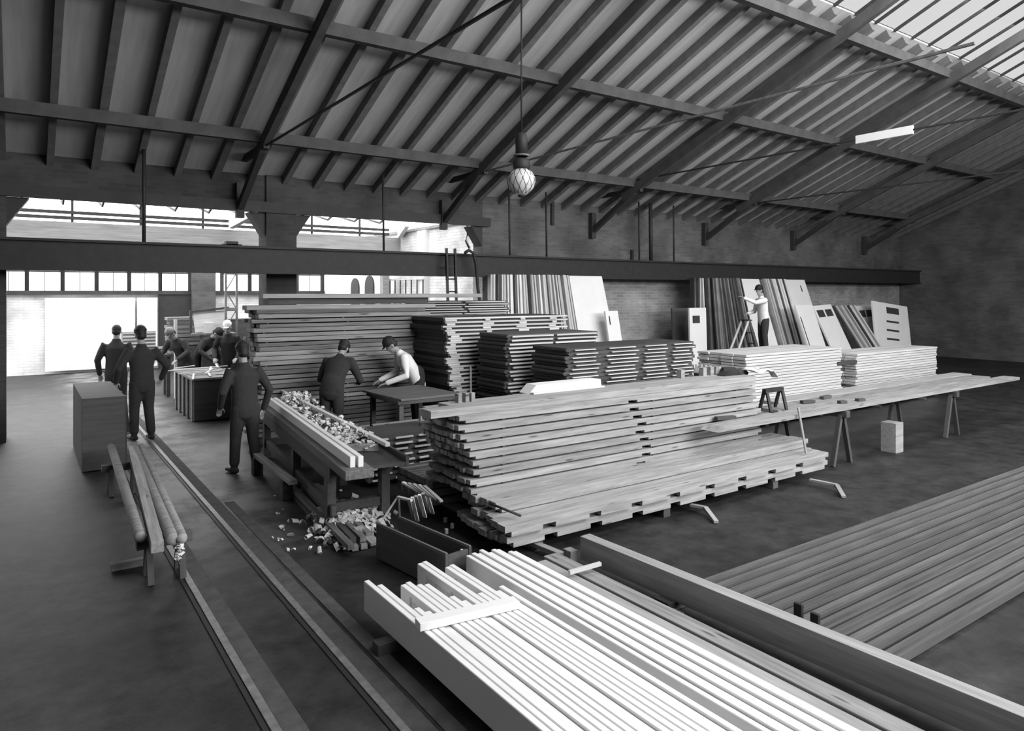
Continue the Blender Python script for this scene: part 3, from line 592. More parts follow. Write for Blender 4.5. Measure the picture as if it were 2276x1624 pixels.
def person(loc, heading, label, J, top=M['darkcloth'], legs=M['darkcloth'], hat='cap', hatm=M['hair'], scale=1.0, group=None, seat=False, brim=True):
    """J: joints in metres, x to the figure's right, y forward, z up"""
    V = lambda k: Vector(J[k])
    bm = bmesh.new(); pel, ch, nk, hd = V('pelvis'), V('chest'), V('neck'), V('head')
    up = (hd-nk).normalized(); fwd = Vector(J.get('look', (0, 1, 0))).normalized(); fwd = (fwd-up*fwd.dot(up)).normalized(); rt = fwd.cross(up)
    HM = Matrix((rt, fwd, up)).transposed().to_4x4()
    def hp(x, y, z): return hd+rt*x+fwd*y+up*z
    capsule(bm, [pel, (pel+ch)/2, ch, nk], [(.15, .10), (.125, .09), (.16, .10), (.06, .055)])
    capsule(bm, [nk, hd-up*.06], [.056, .052]); blob(bm, hp(0, -.005, .03), (.077, .095, .092), HM); blob(bm, hp(0, .028, -.05), (.055, .062, .062), HM)
    blob(bm, hp(0, .098, -.012), (.014, .022, .022), HM); blob(bm, hp(0, .07, -.10), (.025, .022, .018), HM); blob(bm, hp(0, .088, -.055), (.026, .012, .009), HM); blob(bm, hp(0, .084, .03), (.05, .012, .012), HM)
    for s in (-1, 1): blob(bm, hp(s*.078, -.005, -.015), (.011, .020, .032), HM)
    for s, k in ((-1, 'l'), (1, 'r')):
        sh, el, wr = V(k+'sh'), V(k+'el'), V(k+'wr'); capsule(bm, [ch+(sh-ch)*.5, sh, el, wr], [.06, .055, .042, .028]); hip, kn, an, toe = V(k+'hip'), V(k+'kn'), V(k+'an'), V(k+'toe')
        capsule(bm, [hip, kn, an], [.085, .058, .04])
    root = remeshed('person', bm, M['skin'], None, .016, 3); tag(root, label, 'person', group); root.location = loc; root.rotation_euler = (0, 0, heading); root.scale = (scale,)*3
    for s in (-1, 1): 
        bm = bmesh.new(); blob(bm, hp(s*.031, .084, .008), (.012, .009, .007), HM); link('eye', finish(bm, 'eye', M['hair'], True), None, root)
    bm = bmesh.new(); blob(bm, hp(0, -.022, .038), (.083, .094, .092), HM); blob(bm, hp(0, -.045, -.02), (.074, .07, .06), HM); remeshed('hair', bm, M['hair'], root, .012, 2)
    bm = bmesh.new(); capsule(bm, [pel-Vector((0, 0, .06)), (pel+ch)/2, ch, nk-(nk-ch)*.2], [(.185, .13), (.175, .125), (.205, .135), (.085, .075)], 16)
    for s, k in ((-1, 'l'), (1, 'r')):
        sh, el, wr = V(k+'sh'), V(k+'el'), V(k+'wr'); capsule(bm, [ch+(sh-ch)*.4+Vector((0, 0, .03)), sh, (sh+el)/2, el, wr-(wr-el)*.06], [.085, .078, .068, .058, .045])
    remeshed('jacket' if top in (M['darkcloth'], M['greycloth']) else 'shirt', bm, top, root, .016, 4)
    bm = bmesh.new(); capsule(bm, [pel+Vector((0, 0, .08)), pel-Vector((0, 0, .05))], [(.165, .12), (.175, .13)], 16)
    for k in 'lr':
        hip, kn, an = V(k+'hip'), V(k+'kn'), V(k+'an'); capsule(bm, [hip, (hip+kn)/2, kn, an+(kn-an)*.12], [.105, .095, .078, .068])
    remeshed('trousers', bm, legs, root, .016, 4)
    for k in 'lr':
        an, toe = V(k+'an'), V(k+'toe'); dd = (toe-an); dd.z = 0; dd.normalize(); bm = bmesh.new(); capsule(bm, [an-dd*.05-Vector((0, 0, .045)), an+dd*.06-Vector((0, 0, .045)), an+dd*.17-Vector((0, 0, .052))], [(.042, .04), (.05, .04), (.04, .026)], side=Vector((-dd.y, dd.x, 0)))
        blob(bm, an+Vector((0, 0, -.01)), (.05, .05, .05)); remeshed('shoe', bm, M['hair'], root, .01, 2)
    hand(root, J['lwr'], V('lwr')-V('lel'), M['skin'], sgn=1); hand(root, J['rwr'], V('rwr')-V('rel'), M['skin'], sgn=-1)
    if hat:
        bm = bmesh.new()
        blob(bm, hp(0, -.01, .085), (.095, .115, .055), HM); capsule(bm, [hp(0, -.01, .06), hp(0, -.01, .075)], [(.088, .105), (.09, .108)], 16, side=rt)
        if brim: blob(bm, hp(0, .10, .062), (.065, .055, .010), HM)
        remeshed('cap', bm, hatm, root, .008, 2)
    return root
def pose(lean=0.0, arms=((-.28, .05, .85), (.28, .05, .85)), elb=((-.30, -.02, 1.12), (.30, -.02, 1.12)), knee=.02, stride=0.0, look=(0, 1, 0), head=None):
    cy = math.sin(lean); cz = math.cos(lean); P = Vector((0, 0, .93))
    def up(d, x=0): return (x, d*cy, .93+d*cz)
    J = dict(pelvis=(0, 0, .93), chest=up(.40), neck=up(.56), head=(0, .56*cy+.15*math.sin(lean*1.2)+.02, .93+.56*cz+.15*math.cos(lean*1.2)), lsh=up(.47, -.19), rsh=up(.47, .19), lel=elb[0], rel=elb[1], lwr=arms[0], rwr=arms[1],
             lhip=(-.09, 0, .90), rhip=(.09, 0, .90), lkn=(-.10, knee+stride*.5, .50), rkn=(.10, knee-stride*.3, .50), lan=(-.11, stride-.02, .09), ran=(.11, -stride-.02, .09), ltoe=(-.13, stride+.15, .03), rtoe=(.13, -stride+.15, .03), look=look)
    return J
def place(px, py, Y): return AY(px, py, Y)
# headings: 0 faces +Y (away from the camera)
p = AY(258, 700, 14.6); person((p.x, 14.6, 0), -.3, 'man in dark clothes standing beyond the opening, farthest left, hands at sides', pose(.05), legs=M['darkcloth'], hat=None, scale=1.0)
p = AY(316, 900, 12.45); person((p.x, 12.45, 0), .25, 'man in dark working clothes standing in the aisle with feet apart', pose(.06, arms=((-.34, .12, .92), (.34, .12, .92)), elb=((-.36, -.04, 1.14), (.36, -.04, 1.14)), stride=.05), scale=1.02)
p = AY(413, 800, 16.4); person((p.x, 16.4, 0), 2.3, 'man in pale flat cap bending over the scrap-covered rack', pose(.65, arms=((-.25, .60, .95), (.25, .62, .95)), elb=((-.30, .32, 1.10), (.30, .32, 1.10)), look=(0, .8, -.6)), hatm=M['steel'], top=M['greycloth'])
p = AY(444, 800, 16.2); person((p.x+.1, 17.0, 0), -2.4, 'man bending beside the pale-capped man, facing the hall', pose(.75, arms=((-.22, .55, .85), (.22, .6, .82)), elb=((-.30, .30, 1.05), (.30, .30, 1.05)), look=(0, .7, -.7)), top=M['greycloth'])
p = AY(511, 800, 16.0); person((p.x, 16.0, 0), 2.7, 'man in dark jacket and white cap behind the scrap-covered rack', pose(.3, arms=((-.22, .42, .95), (.22, .42, .95)), elb=((-.30, .12, 1.12), (.30, .12, 1.12)), look=(0, .8, -.5)), hatm=M['whitecloth'])
p = G(545, 1052, 0); person((p.x, p.y, 0), .15, 'man in black clothes walking in the aisle beside the long workbench', pose(.10, arms=((-.27, .18, .90), (.27, .02, .84)), elb=((-.31, -.02, 1.13), (.31, -.08, 1.12)), stride=.12), scale=.96)
p = AY(737, 800, 10.15); person((p.x, 10.15, 0), -.75, 'man in dark jacket and cap leaning over the table, back turned', pose(.68, arms=((-.20, .62, .93), (.22, .58, .93)), elb=((-.32, .32, 1.0), (.33, .34, 1.0)), look=(0, .8, -.6)), top=M['darkcloth'])
p = AY(928, 800, 10.35); person((p.x, 10.35, 0), 1.35, 'man in a white shirt leaning forward at the far side of the table', pose(.62, arms=((-.20, .58, .90), (.20, .60, .90)), elb=((-.31, .26, 1.02), (.31, .28, 1.02)), look=(0, .85, -.5)), top=M['whitecloth'], hat='cap')
LX = AY(1690, 700, 10.75).x
J = pose(.12, arms=((-.30, .66, 1.46), (.15, .36, 1.05)), elb=((-.32, .36, 1.34), (.31, .10, 1.10)), look=(-.3, 1, .1))
person((LX+.06, 10.70, .80), 1.05, 'painter in pale smock and brimmed cap on a ladder before the white panel', J, top=M['whitecloth'], legs=M['greycloth'], scale=.98)
# his ladder
def ladder(loc, rz, hgt, label, spread=.55, wid=.36, back=True):
    t = empty('step_ladder', loc, label, 'ladder', rz=rz)
    for sx in (-1, 1):
        bar('stringer', (sx*wid/2*1.15, -spread*.55, 0), (sx*wid/2*.8, 0, hgt), .03, .06, M['dark'], t)
        if back: bar('rear_leg', (sx*wid/2*1.1, spread*.75, 0), (sx*wid/2*.8, .03, hgt), .03, .05, M['frame'], t)
    k = 1
    while k*.27 < hgt-.05:
        f = k*.27/hgt; box('rung', (0, -spread*.55*(1-f), k*.27), (wid, .07, .025), M['dark'], t); k += 1
    box('top_step', (0, 0, hgt+.01), (wid, .12, .03), M['dark'], t)
ladder((LX-.30, 10.95, 0), 1.2, 1.66, 'dark wooden step ladder under the painter', spread=.95)
# tall ladder and hooped rail beyond the high stack
def lean_ladder():
    a = AY(1003, 550, 12.3); b = AY(1022, 550, 12.3)
    t = empty('tall_ladder', (a.x, 11.6, 0), 'tall dark ladder standing up past the girder, in the opening', 'ladder')
    for q in (a, b): child_of(bar('stringer', (q.x, 12.32, 0), (q.x+.03, 12.55, a.z), .04, .07, M['iron']), t)
    for k in range(12): 
        z = .3+k*.26
        if z < a.z-.05: child_of(bar('rung', (a.x+.0, 12.33+.23*z/3.2, z), (b.x+.03, 12.33+.23*z/3.2, z), .03, .03, M['iron']), t)
lean_ladder()
pts = [AY(*p, 12.45) for p in ((1033, 562), (1042, 556), (1052, 562), (1058, 585), (1062, 640), (1067, 672))]
pts.append(Vector((pts[-1].x+.02, 12.45, 0)))
tag(tube('hooped_rail', pts, .035, M['iron']), 'dark bent rail curving over beside the tall ladder', 'rail')
# ------------------------------------------------------------ globe lamp
c = AY(1159, 403, 8.05)
t = empty('arc_lamp', c, 'large round globe lamp in a wire net hanging from the roof', 'lamp')
lathe('globe', [(.0, -.20), (.06, -.195), (.115, -.165), (.17, -.105), (.2, -.02), (.195, .06), (.16, .125), (.10, .175), (.07, .19)], M['opal'], t)
lathe('globe_cap', [(.0, .33), (.05, .33), (.10, .32), (.12, .28), (.125, .21), (.11, .17), (.07, .16), (0, .16)], M['iron'], t)
lathe('ring', [(.09, .355), (.115, .36), (.12, .37), (.115, .38), (.09, .385), (.0, .385)], M['steel'], t)
lathe('lamp_housing', [(.0, .38), (.085, .385), (.088, .60), (.075, .66), (.03, .70), (0, .7)], M['iron'], t)
lathe('finial', [(.0, -.235), (.025, -.23), (.05, -.215), (.055, -.19), (0, -.18)], M['iron'], t)
for k in range(12):
    for s in (-1, 1):
        pl = []
        for q in range(9):
            th = .25+q*.30; an = k*math.pi/6+s*q*.13; pl.append((.204*math.sin(th)*math.cos(an), .204*math.sin(th)*math.sin(an), .204*math.cos(th)))
        tube('net_wire', pl, .0028, M['iron'], t, 4)
tube('suspension_cable', [(0, 0, .68), (0, 0, roofz(8.05)-c.z+.03)], .012, M['iron'], t)

# ------------------------------------------------------------ workbench with shavings
BA = math.atan2(-.48, -4.55)      # heading of its length
bx, by = 2.40, 5.95; BL = 4.6
hd = Vector((.48, 4.55, 0)).normalized(); sd = Vector((hd.y, -hd.x, 0)); rz = math.atan2(hd.y, hd.x)
t = empty('workbench', (bx, by, 0), 'long joiner\'s workbench covered in shavings beside the aisle', 'workbench', rz=rz)   # local x along the bench, local -y to its right
link('bench_top', boxmesh(BL, .27, .085, M['bench'], .006), None, t, (BL/2, -.135, .7075)); link('tool_well', boxmesh(BL-.3, .42, .03, M['dark'], 0), None, t, (BL/2+.15, -.48, .68)); link('back_rail', boxmesh(BL-.3, .035, .10, M['dark']), None, t, (BL/2+.15, -.71, .70))
for lx in (.75, 2.3, 4.2):
    for ly in (-.06, -.62): link('leg', boxmesh(.13, .09, .665, M['dark']), None, t, (lx, ly, .3325))
    link('cross_rail', boxmesh(.08, .5, .09, M['dark']), None, t, (lx, -.34, .22))
link('stretcher', boxmesh(BL-1.0, .05, .10, M['dark']), None, t, (BL/2+.1, -.06, .22)); link('bench_apron', boxmesh(BL-.7, .03, .16, M['dark']), None, t, (BL/2+.2, -.02, .59))
def bl(x, y, z): return Vector((bx, by, 0))+hd*x+sd*(-y)+Vector((0, 0, z))
def along(name, label, cat, x0, x1, y, z, wd, h, m, group=None): return tag(box(name, bl((x0+x1)/2, y, z), (x1-x0, wd, h), m, None, (0, 0, rz)), label, cat, group)
along('planed_board', 'bright planed white board on edge along the workbench, nearer the aisle', 'board', .12, 4.35, -.105, .80, .05, .10, M['whitepaint'])
along('planed_board', 'second bright planed board beside the first on the workbench', 'board', .10, 4.2, -.175, .80, .05, .10, M['whitepaint'])
a, b = G(620, 866, .80), G(862, 988, .80); tag(bar('white_pole', a, b, .05, .04, M['whitepaint']), 'thin white strip along the back of the workbench, sticking out at its near end', 'strip')
for xx_, lab in ((1.4, 'near'), (3.4, 'far')): along('rest_block', 'dark rest block carrying the thin white strip, at the %s half of the workbench' % lab, 'block', xx_-.04, xx_+.04, -.62, .745, .12, .05, M['dark'])
for k, (u, v, ln, an) in enumerate(((.95, -.46, .32, 1.2), (2.05, -.50, .3, .3), (1.6, -.40, .26, -.5), (3.0, -.45, .34, .1))):
    tag(box('hand_plane', bl(u, v, .735), (ln, .07, .07), M['dark'] if k % 2 else M['grey'], None, (0, 0, rz+an)), 'wooden plane lying in the shavings on the workbench, %s from its near end' % nth([1, 3, 2, 4][k]), 'plane', 'tools on the workbench')
def shavings(name, label, pts, n, seed, size=.05, m=M['shave']):
    """curled ribbons of wood, one object nobody could count"""
    rr = random.Random(seed); bm = bmesh.new()
    for _ in range(n):
        c = pts(rr); r = rr.uniform(.35, 1)*size*.5; wv = rr.uniform(.3, .9)*size; ax = Vector((rr.uniform(-1, 1), rr.uniform(-1, 1), rr.uniform(-.4, .4))).normalized(); q = ax.to_track_quat('Z', 'Y'); turn = rr.uniform(2.5, 6.5); k = 6; prev = None
        for i in range(k+1):
            an = turn*i/k; rad = r*(1-.35*i/k); v0 = c+q @ Vector((math.cos(an)*rad, math.sin(an)*rad, -wv/2+i*.004)); v1 = c+q @ Vector((math.cos(an)*rad, math.sin(an)*rad, wv/2+i*.004)); cur = (bm.verts.new(v0), bm.verts.new(v1))
            if prev: bm.faces.new((prev[0], prev[1], cur[1], cur[0]))
            prev = cur
    zs = min(v.co.z for v in bm.verts)
    return tag(link(name, finish(bm, name, m)), label, 'shavings', None, 'stuff')
def pb(r): 
    x = r.triangular(.5, 4.4, 2.6); x = r.choice((r.uniform(1.2, 4.4), r.gauss(4.2, .18), r.gauss(1.5, .25))); x = min(max(x, .35), 4.45); y = r.uniform(-.66, -.28); return bl(x, y, .71+r.random()*(.10 if x < 3.9 else .17))
shavings('bench_shavings', 'curled pale shavings heaped along the workbench', pb, 620, 2, .075)
# pile of thin boards under the near end of the bench, shavings on the floor
for k in range(9):
    X = 2.55+k % 5*.075; Z = .035+.06*(k//5)
    a = Vector((2.42+(k % 5)*.085, 6.0+R.uniform(-.2, .2), Z)); b = Vector((2.60+(k % 5)*.085, 8.0+R.uniform(-.2, .2), Z)); tag(bar('thin_board', a, b, .06, .05, M['plank'] if k % 3 else M['dark']), 'dark thin board under the workbench, %s from the aisle in the %s layer' % (nth(k % 5+1), 'lower' if k < 5 else 'upper'), 'board', 'boards under the workbench')
def pf(r):
    c = G(r.gauss(772, 34), r.gauss(1168, 20), 0); f = max(0, 1-abs((c-G(775, 1165, 0)).length)/.6); return Vector((c.x, c.y, .03+r.random()*.16*f))
shavings('floor_shavings', 'pale curly shavings heaped on the floor below the workbench', pf, 760, 4, .10)
shavings('floor_shavings', 'small lone heap of shavings on the floor before the dark trough', lambda r: (lambda c: Vector((c.x, c.y, .02+r.random()*.04)))(G(r.gauss(868, 9), r.gauss(1236, 6), 0)), 45, 5, .06)
shavings('floor_shavings', 'few scattered curls on the floor around the workbench foot', lambda r: (lambda c: Vector((c.x, c.y, .02)))(G(r.uniform(600, 870), r.uniform(1080, 1235), 0)), 26, 6, .045)
tag(bar('offcut_board', G(795, 1172, .12), G(835, 1208, .05), .10, .03, M['grey']), 'short grey offcut sticking out of the floor shavings', 'offcut')
a, b = G(560, 1003, .25), G(652, 1072, .25); tag(bar('leaning_board_end', a, b, .09, .05, M['pine2']), 'single pale board lying low beside the walking man', 'board')
for q, lab in ((a*.85+b*.15, 'far'), (a*.15+b*.85, 'near')): tag(box('rest_block', (q.x, q.y, .11), (.12, .12, .215), M['dark']), 'low dark rest block under the %s end of the single pale board' % lab, 'block')

# ------------------------------------------------------------ table with the two men
t = empty('work_table', (4.85, 9.45, 0), 'dark work table with a large flat sheet on it, between two men', 'table')
link('table_top', boxmesh(.95, 1.1, .05, M['dark']), None, t, (0, 0, .80))
for sx in (-.4, .4):
    for sy in (-.47, .47): link('leg', boxmesh(.07, .07, .775, M['dark']), None, t, (sx, sy, .3875))
tag(box('flat_sheet', (4.88, 9.5, .842), (1.02, 1.2, .03), M['bench'], None, (0, 0, .06)), 'large flat panel on the table under the men\'s hands', 'panel')
t = empty('low_trestle', (4.35, 8.4, 0), 'low dark trestle with pale laths in front of the work table', 'trestle')
for k, z in enumerate((.62, .5, .40)): box('lath', (.1+k*.08, .1-k*.12, z), (1.3, .05, .02), M['midframe'], t)
for sx in (-.35, .55):
    box('leg', (sx, .05, .31), (.06, .06, .62), M['dark'], t); box('cross_bar', (sx, 0, .45), (.05, .5, .14), M['dark'], t)
tag(box('pale_post', (AY(937, 900, 8.1).x, 8.1, .42), (.06, .06, .84), M['midframe']), 'short pale post standing behind the left end of the big stack', 'post')
tag(tube('iron_rod', [AY(1046, 815, 7.5), Vector((AY(1047, 815, 7.5).x, 7.5, 0))], .011, M['steel']), 'thin upright rod between the big stack and the dark panels', 'rod')

# ------------------------------------------------------------ slatted rack with scraps beyond the opening
t = empty('scrap_rack', (2.98, 14.55, 0), 'dark slatted rack topped with pale scraps, standing in the left opening', 'rack')
link('rack_core', boxmesh(.78, 1.9, .74, M['dark']), None, t, (0, 0, .39)); link('rack_top', boxmesh(.86, 2.0, .04, M['plank']), None, t, (0, 0, .78))
for k in range(5): link('slat', boxmesh(.03, .05, .76, M['midframe']), None, t, (-.405, -.85+k*.4, .38))
for k in range(14):
    a = Vector((2.98+R.uniform(-.38, .38), 13.75+k*.115, .815+.012*(k//4))); an = R.uniform(-.5, .5)+(0 if k % 3 else 1.2); d = Vector((math.cos(an), math.sin(an), 0))*R.uniform(.2, .45)
    tag(bar('scrap_lath', a-d, a+d+Vector((0, 0, .01)), .035, .015, M['pale']), 'pale scrap lath lying loose on the slatted rack, %s counted towards the far end' % nth(1+k), 'lath', 'scrap laths on the rack')
# background items of the second hall
def simple_bench(loc, l, wd, h, lab, rz=0, m=M['dark']):
    t = empty('plain_bench', loc, lab, 'bench', rz=rz); link('bench_top', boxmesh(l, wd, .06, m), None, t, (0, 0, h-.03))
    for sx in (-1, 1):
        for sy in (-1, 1): link('leg', boxmesh(.08, .08, round(h-.06, 2), m), None, t, (sx*(l/2-.1), sy*(wd/2-.06), (h-.06)/2))
    return t
p = AY(300, 770, 19.0); simple_bench((p.x+.6, 19.0, 0), 2.4, .8, 1.0, 'dark bench under the pale louvred box, beyond the aisle man')
c = AY(302, 740, 19.0); t = empty('louvred_box', (c.x+.05, 19.0, 1.0), 'pale louvred box standing on a dark bench beyond the opening', 'box'); link('box_body', boxmesh(.72, .4, .42, M['grey']), None, t, (0, 0, .21))
for k in range(5): link('louvre', boxmesh(.70, .03, .035, M['frame']), None, t, (0, -.21, .06+k*.08))
p = AY(360, 760, 17.5)
for k in range(9): tag(box('stacked_plank', (p.x+.75+R.uniform(-.05, .05), 17.5, 1.0+k*.095), (1.3, .4, .07), M['plank']), 'short plank in the high pile beside the dark doors, %s from its foot' % nth(k+1), 'plank', 'high pile by the dark doors')
simple_bench((p.x+.75, 17.5, 0), 1.5, .5, .96, 'dark bench carrying the high pile of short planks')
tag(bar('pale_post', (AY(391, 700, 16.9).x, 16.9, 0), (AY(390, 712, 16.9).x, 16.9, AY(390, 710, 16.9).z), .09, .06, M['frame']), 'pale upright post behind the bending men', 'post')
c = AY(468, 690, 16.9); t = empty('drawing_board', (c.x, 16.9, 1.35), 'tilted pale board with dark frame beside the lattice column', 'board')
link('board_face', boxmesh(.72, .03, .45, M['frame']), None, t, (0, -.02, .35), (-.25, -.08, 0)); link('top_rail', boxmesh(.8, .06, .05, M['dark']), None, t, (0, 0, .62), (0, -.1, 0)); link('side_rail', boxmesh(.05, .06, .55, M['dark']), None, t, (-.42, .02, .33)); link('foot_rail', boxmesh(.95, .3, .04, M['midframe']), None, t, (.05, .02, .07)); link('support_post', boxmesh(.08, .08, 1.4, M['dark']), None, t, (0, .05, -.64))
t = empty('cabinet', (AY(512, 720, 16.6).x+.35, 17.7, 0), 'dark plain cupboard behind the white-capped man', 'cabinet'); link('body', boxmesh(1.0, .5, 1.72, M['darkpaint']), None, t, (0, 0, .86)); link('door', boxmesh(.46, .03, 1.6, M['dark']), None, t, (-.245, -.26, .86)); link('door', boxmesh(.46, .03, 1.6, M['dark']), None, t, (.245, -.26, .86))
c = AY(461, 745, 17.0)
for k, (z0, z1) in enumerate(((1.38, 1.68), (.95, 1.30))): tag(box('white_carton', (AY(462, 745, 16.9).x, 16.9, (z0+z1)/2), (.2, .2, z1-z0-.0), M['whitepaint']), 'narrow white carton beside the dark cupboard, %s' % ('upper' if k == 0 else 'lower'), 'box')
tag(box('carton_stand', (AY(462, 745, 16.9).x, 16.9, .475), (.3, .24, .95), M['dark']), 'dark stand under the white cartons', 'stand'); tag(box('carton_stand', (AY(462, 745, 16.9).x, 16.9, 1.34), (.3, .24, .08), M['dark']), 'dark slab between the two white cartons', 'slab')
# window frame leaning on the white wall
c = AX(900, 630, XS-.2); t = empty('window_sash', (XS-.18, c.y, 0), 'tall thin-barred sash standing against the white wall', 'sash', rz=math.pi/2)
for k in range(7): link('bar', boxmesh(.03, .03, 2.75, M['dark']), None, t, (-1.0+k*.33, 0, 1.375))
for z in (.3, 2.0, 2.72): link('cross_bar', boxmesh(2.1, .035, .04, M['frame']), None, t, (0, 0, z))
tag(box('wall_post', (XS-.35, AX(855, 600, XS-.35).y, 1.6), (.2, .2, 3.2), M['grey']), 'grey square post standing before the white wall', 'post')

# ------------------------------------------------------------ foreground: timbers at the left
ZT_ = .40
tm = [((250, 1000), (312, 1195), .09, 'rounded timber, outermost of the four at the left edge'), ((287, 975), (350, 1215), .09, 'squared pale timber with a sawn end, second of the four at the left'), ((295, 985), (384, 1200), .10, 'knotty timber, third of the four at the left'), ((313, 990), (405, 1198), .085, 'smooth rounded timber nearest the rail, of the four at the left')]
for k, (a, b, r, lab) in enumerate(tm):
    A, B = G(*a, ZT_), G(*b, ZT_); A = B+(A-B).normalized()*3.9
    if k == 1: o = bar('squared_timber', A, B, r, r, M['pine'])
    else: o = tube('round_timber', [A, B+(A-B).normalized()*.04, B], [r/2, r/2, r/2*.82], M['pine'] if k != 2 else M['pine2'], seg=14)
    tag(o, lab, 'timber', 'four timbers at the left')
for Y, lab in ((6.35, 'dark trestle under the near ends of the four timbers'), (9.3, 'dark trestle under the far ends of the four timbers')):
    t = empty('trestle', (.98, Y, 0), lab, 'trestle'); link('trestle_bar', boxmesh(.42, .09, .08, M['dark']), None, t, (0, 0, .31))
    for sx in (-.12, .12):
        for sy in (-1, 1): bar('leg', (sx, sy*.03, .29), (sx, sy*.13, 0), .05, .05, M['dark'], t)
tag(box('floor_batten', (G(290, 1252, .03).x, G(290, 1252, .03).y, .03), (.30, .07, .06), M['pine2']), 'short pale batten lying on the floor at the left edge', 'batten')
shavings('rag_shavings', 'twist of shavings hanging below the near timber ends', lambda r: (lambda c: Vector((c.x, c.y, .16+r.random()*.2)))(G(398+r.uniform(-5, 5), 1225, .25)), 26, 8, .06)
t = empty('dark_crate', (.90, 11.5, 0), 'dark slatted crate at the left edge behind the timbers', 'crate'); link('crate_body', boxmesh(.5, 1.9, .95, M['dark']), None, t, (0, 0, .5))
for k in range(4): link('crate_slat', boxmesh(.03, .12, .96, M['darkpaint']), None, t, (.265, -.8+k*.5, .48))
tag(bar('leaning_lath', G(285, 958, .02), Vector((1.19, 10.95, .85)), .05, .03, M['pine']), 'pale lath leaning upright beside the dark crate', 'lath')

# ------------------------------------------------------------ foreground: white boards on edge
BE = 1.2                       # they run on towards the viewer
def yboard(name, label, group, x, y1, y0, z, wd, h, m, cat='board'):
    return tag(box(name, (x, (y0+y1)/2, z+h/2), (y1-y0, wd, h), m, None, (0, 0, math.pi/2), .004), label, cat, group)
for X, lab in ((2.35, 'left'), (3.1, 'right')): pass
for Y in (4.2, 2.6): plank('floor_bearer', 'low bearer under the white boards, %s' % ('nearer the stack' if Y > 4 else 'nearer the viewer'), 'bearer', None, (2.75, Y, .04), 1.7, .09, .08, M['dark'])
zb = .08; hb = .215
xr0, xr1 = 2.88, 3.27; nb = 9; pitch = (xr1-xr0)/nb
for i in range(nb):
    yend = 4.66-(.0 if i % 3 else -.03)-.012*i+R.uniform(-.05, .05)
    yboard('white_board', 'long white board on edge in the tight bundle, %s from its left side' % nth(i+1), 'tight white bundle', xr0+pitch*(i+.5), yend, BE, zb, pitch-.005, hb+(.012 if i % 2 else 0), M['whitepaint'])
def lockboard(x, yend, lab, y0=BE, zz=zb, h=hb, fit=True, wd=.036, grp='loose white boards'):
    t = empty('slotted_board', (x, yend, zz), lab, 'board', grp)
    link('board_body', boxmesh(wd, round(yend-y0, 2), h, M['whitepaint'], .004), None, t, (0, -(yend-y0)/2, h/2))
    if fit:
        for k, yy in enumerate((.16, .52)): link('fitting', boxmesh(.008, .02, h*.6, M['pale'], .001), None, t, (-wd/2-.004, -yy, h*.55))
        link('lock_stub', boxmesh(.03, .03, .03, M['whitepaint'], .006), None, t, (-wd/2-.015, -.34, h*.55)); link('recess', boxmesh(.004, .34, h*.5, M['frame'], 0), None, t, (-wd/2-.001, -.34, h*.5))
def yl(px, py): return G(px, py, zb+hb)
spec = [((817, 1288), False, 'plain white board, outermost left of the loose ones'), ((848, 1297), False, 'second white board from the outer left, close beside the first'), ((895, 1298), True, 'white board with metal fittings, left of the centre pair'), ((908, 1292), False, 'white board just behind the fitted one at the left'),
        ((934, 1297), False, 'short-set white board in the middle of the loose ones'), ((944, 1298), False, 'neighbour of the short-set white board'), ((928, 1252), True, 'white board with metal fittings, reaching farthest towards the shavings'), ((940, 1247), False, 'plain partner of the farthest-reaching fitted board'),
        ((994, 1259), True, 'white board with metal fittings next to the tight bundle'), ((1003, 1254), False, 'plain partner of the fitted board next to the tight bundle'), ((1000, 1325), False, 'white board ending below the crossing batten, left'), ((1062, 1318), False, 'white board ending near the crossing batten, right')]
slots = [2.045+k*.0465 for k in range(17)]; taken = {}
for (p, fit, lab) in spec:
    q = yl(*p); k = min((k for k in range(17) if k not in taken), key=lambda k: abs(slots[k]-q.x)); taken[k] = 1; lockboard(slots[k], q.y, lab, fit=fit, wd=.041)
n_ = 0
for k in range(17):
    if k in taken: continue
    n_ += 1; lockboard(slots[k], 4.02+.03*(k % 3), 'white board starting just past the crossing batten, %s from the left' % nth(n_), fit=False, wd=.041, h=hb-.012*(k % 2))
a, b = G(928, 1388, zb+hb+.03), G(1148, 1338, zb+hb+.03); tag(bar('cross_batten', a, b, .09, .05, M['whitepaint']), 'white batten laid across the loose white boards', 'batten')
# grey boards and beam beside them
for k, (X, yend) in enumerate(((3.51, 4.55), (3.69, 4.62))): yboard('grey_board', 'flat grey board right of the white bundle, %s' % ('nearer the bundle' if k == 0 else 'nearer the thick beam'), 'flat grey boards', X, yend, BE, .08, .15, .07, M['pine'] if k else M['grey'])
tag(bar('pale_stick', G(1265, 1272, .20), G(1335, 1252, .22), .03, .03, M['pale']), 'thin white stick lying across the grey boards', 'stick')
plank('floor_bearer', 'low bearer under the flat grey boards', 'bearer', None, (3.65, 3.4, .04), .5, .09, .08, M['dark'])
o = bar('thick_beam', G(1300, 1188, .27)+Vector((0, 0, -.10)), Vector((4.13, 1.3, .17)), .11, .20, M['grey']); tag(o, 'thick squared grey beam lying diagonally across the foreground floor', 'beam')
plank('beam_block', 'low block carrying the thick grey beam', 'block', None, (4.08, 3.6, .035), .3, .14, .068, M['dark'])
a, b = G(1175, 1203, .06), G(1262, 1238, .06); tag(bar('floor_lath', a, b, .07, .04, M['pine2']), 'pale lath on the floor between the big stack and the grey boards', 'lath'); tag(box('floor_block', G(1268, 1238, .07), (.08, .1, .14), M['grey']), 'small grey block standing beside the thick beam end', 'block')
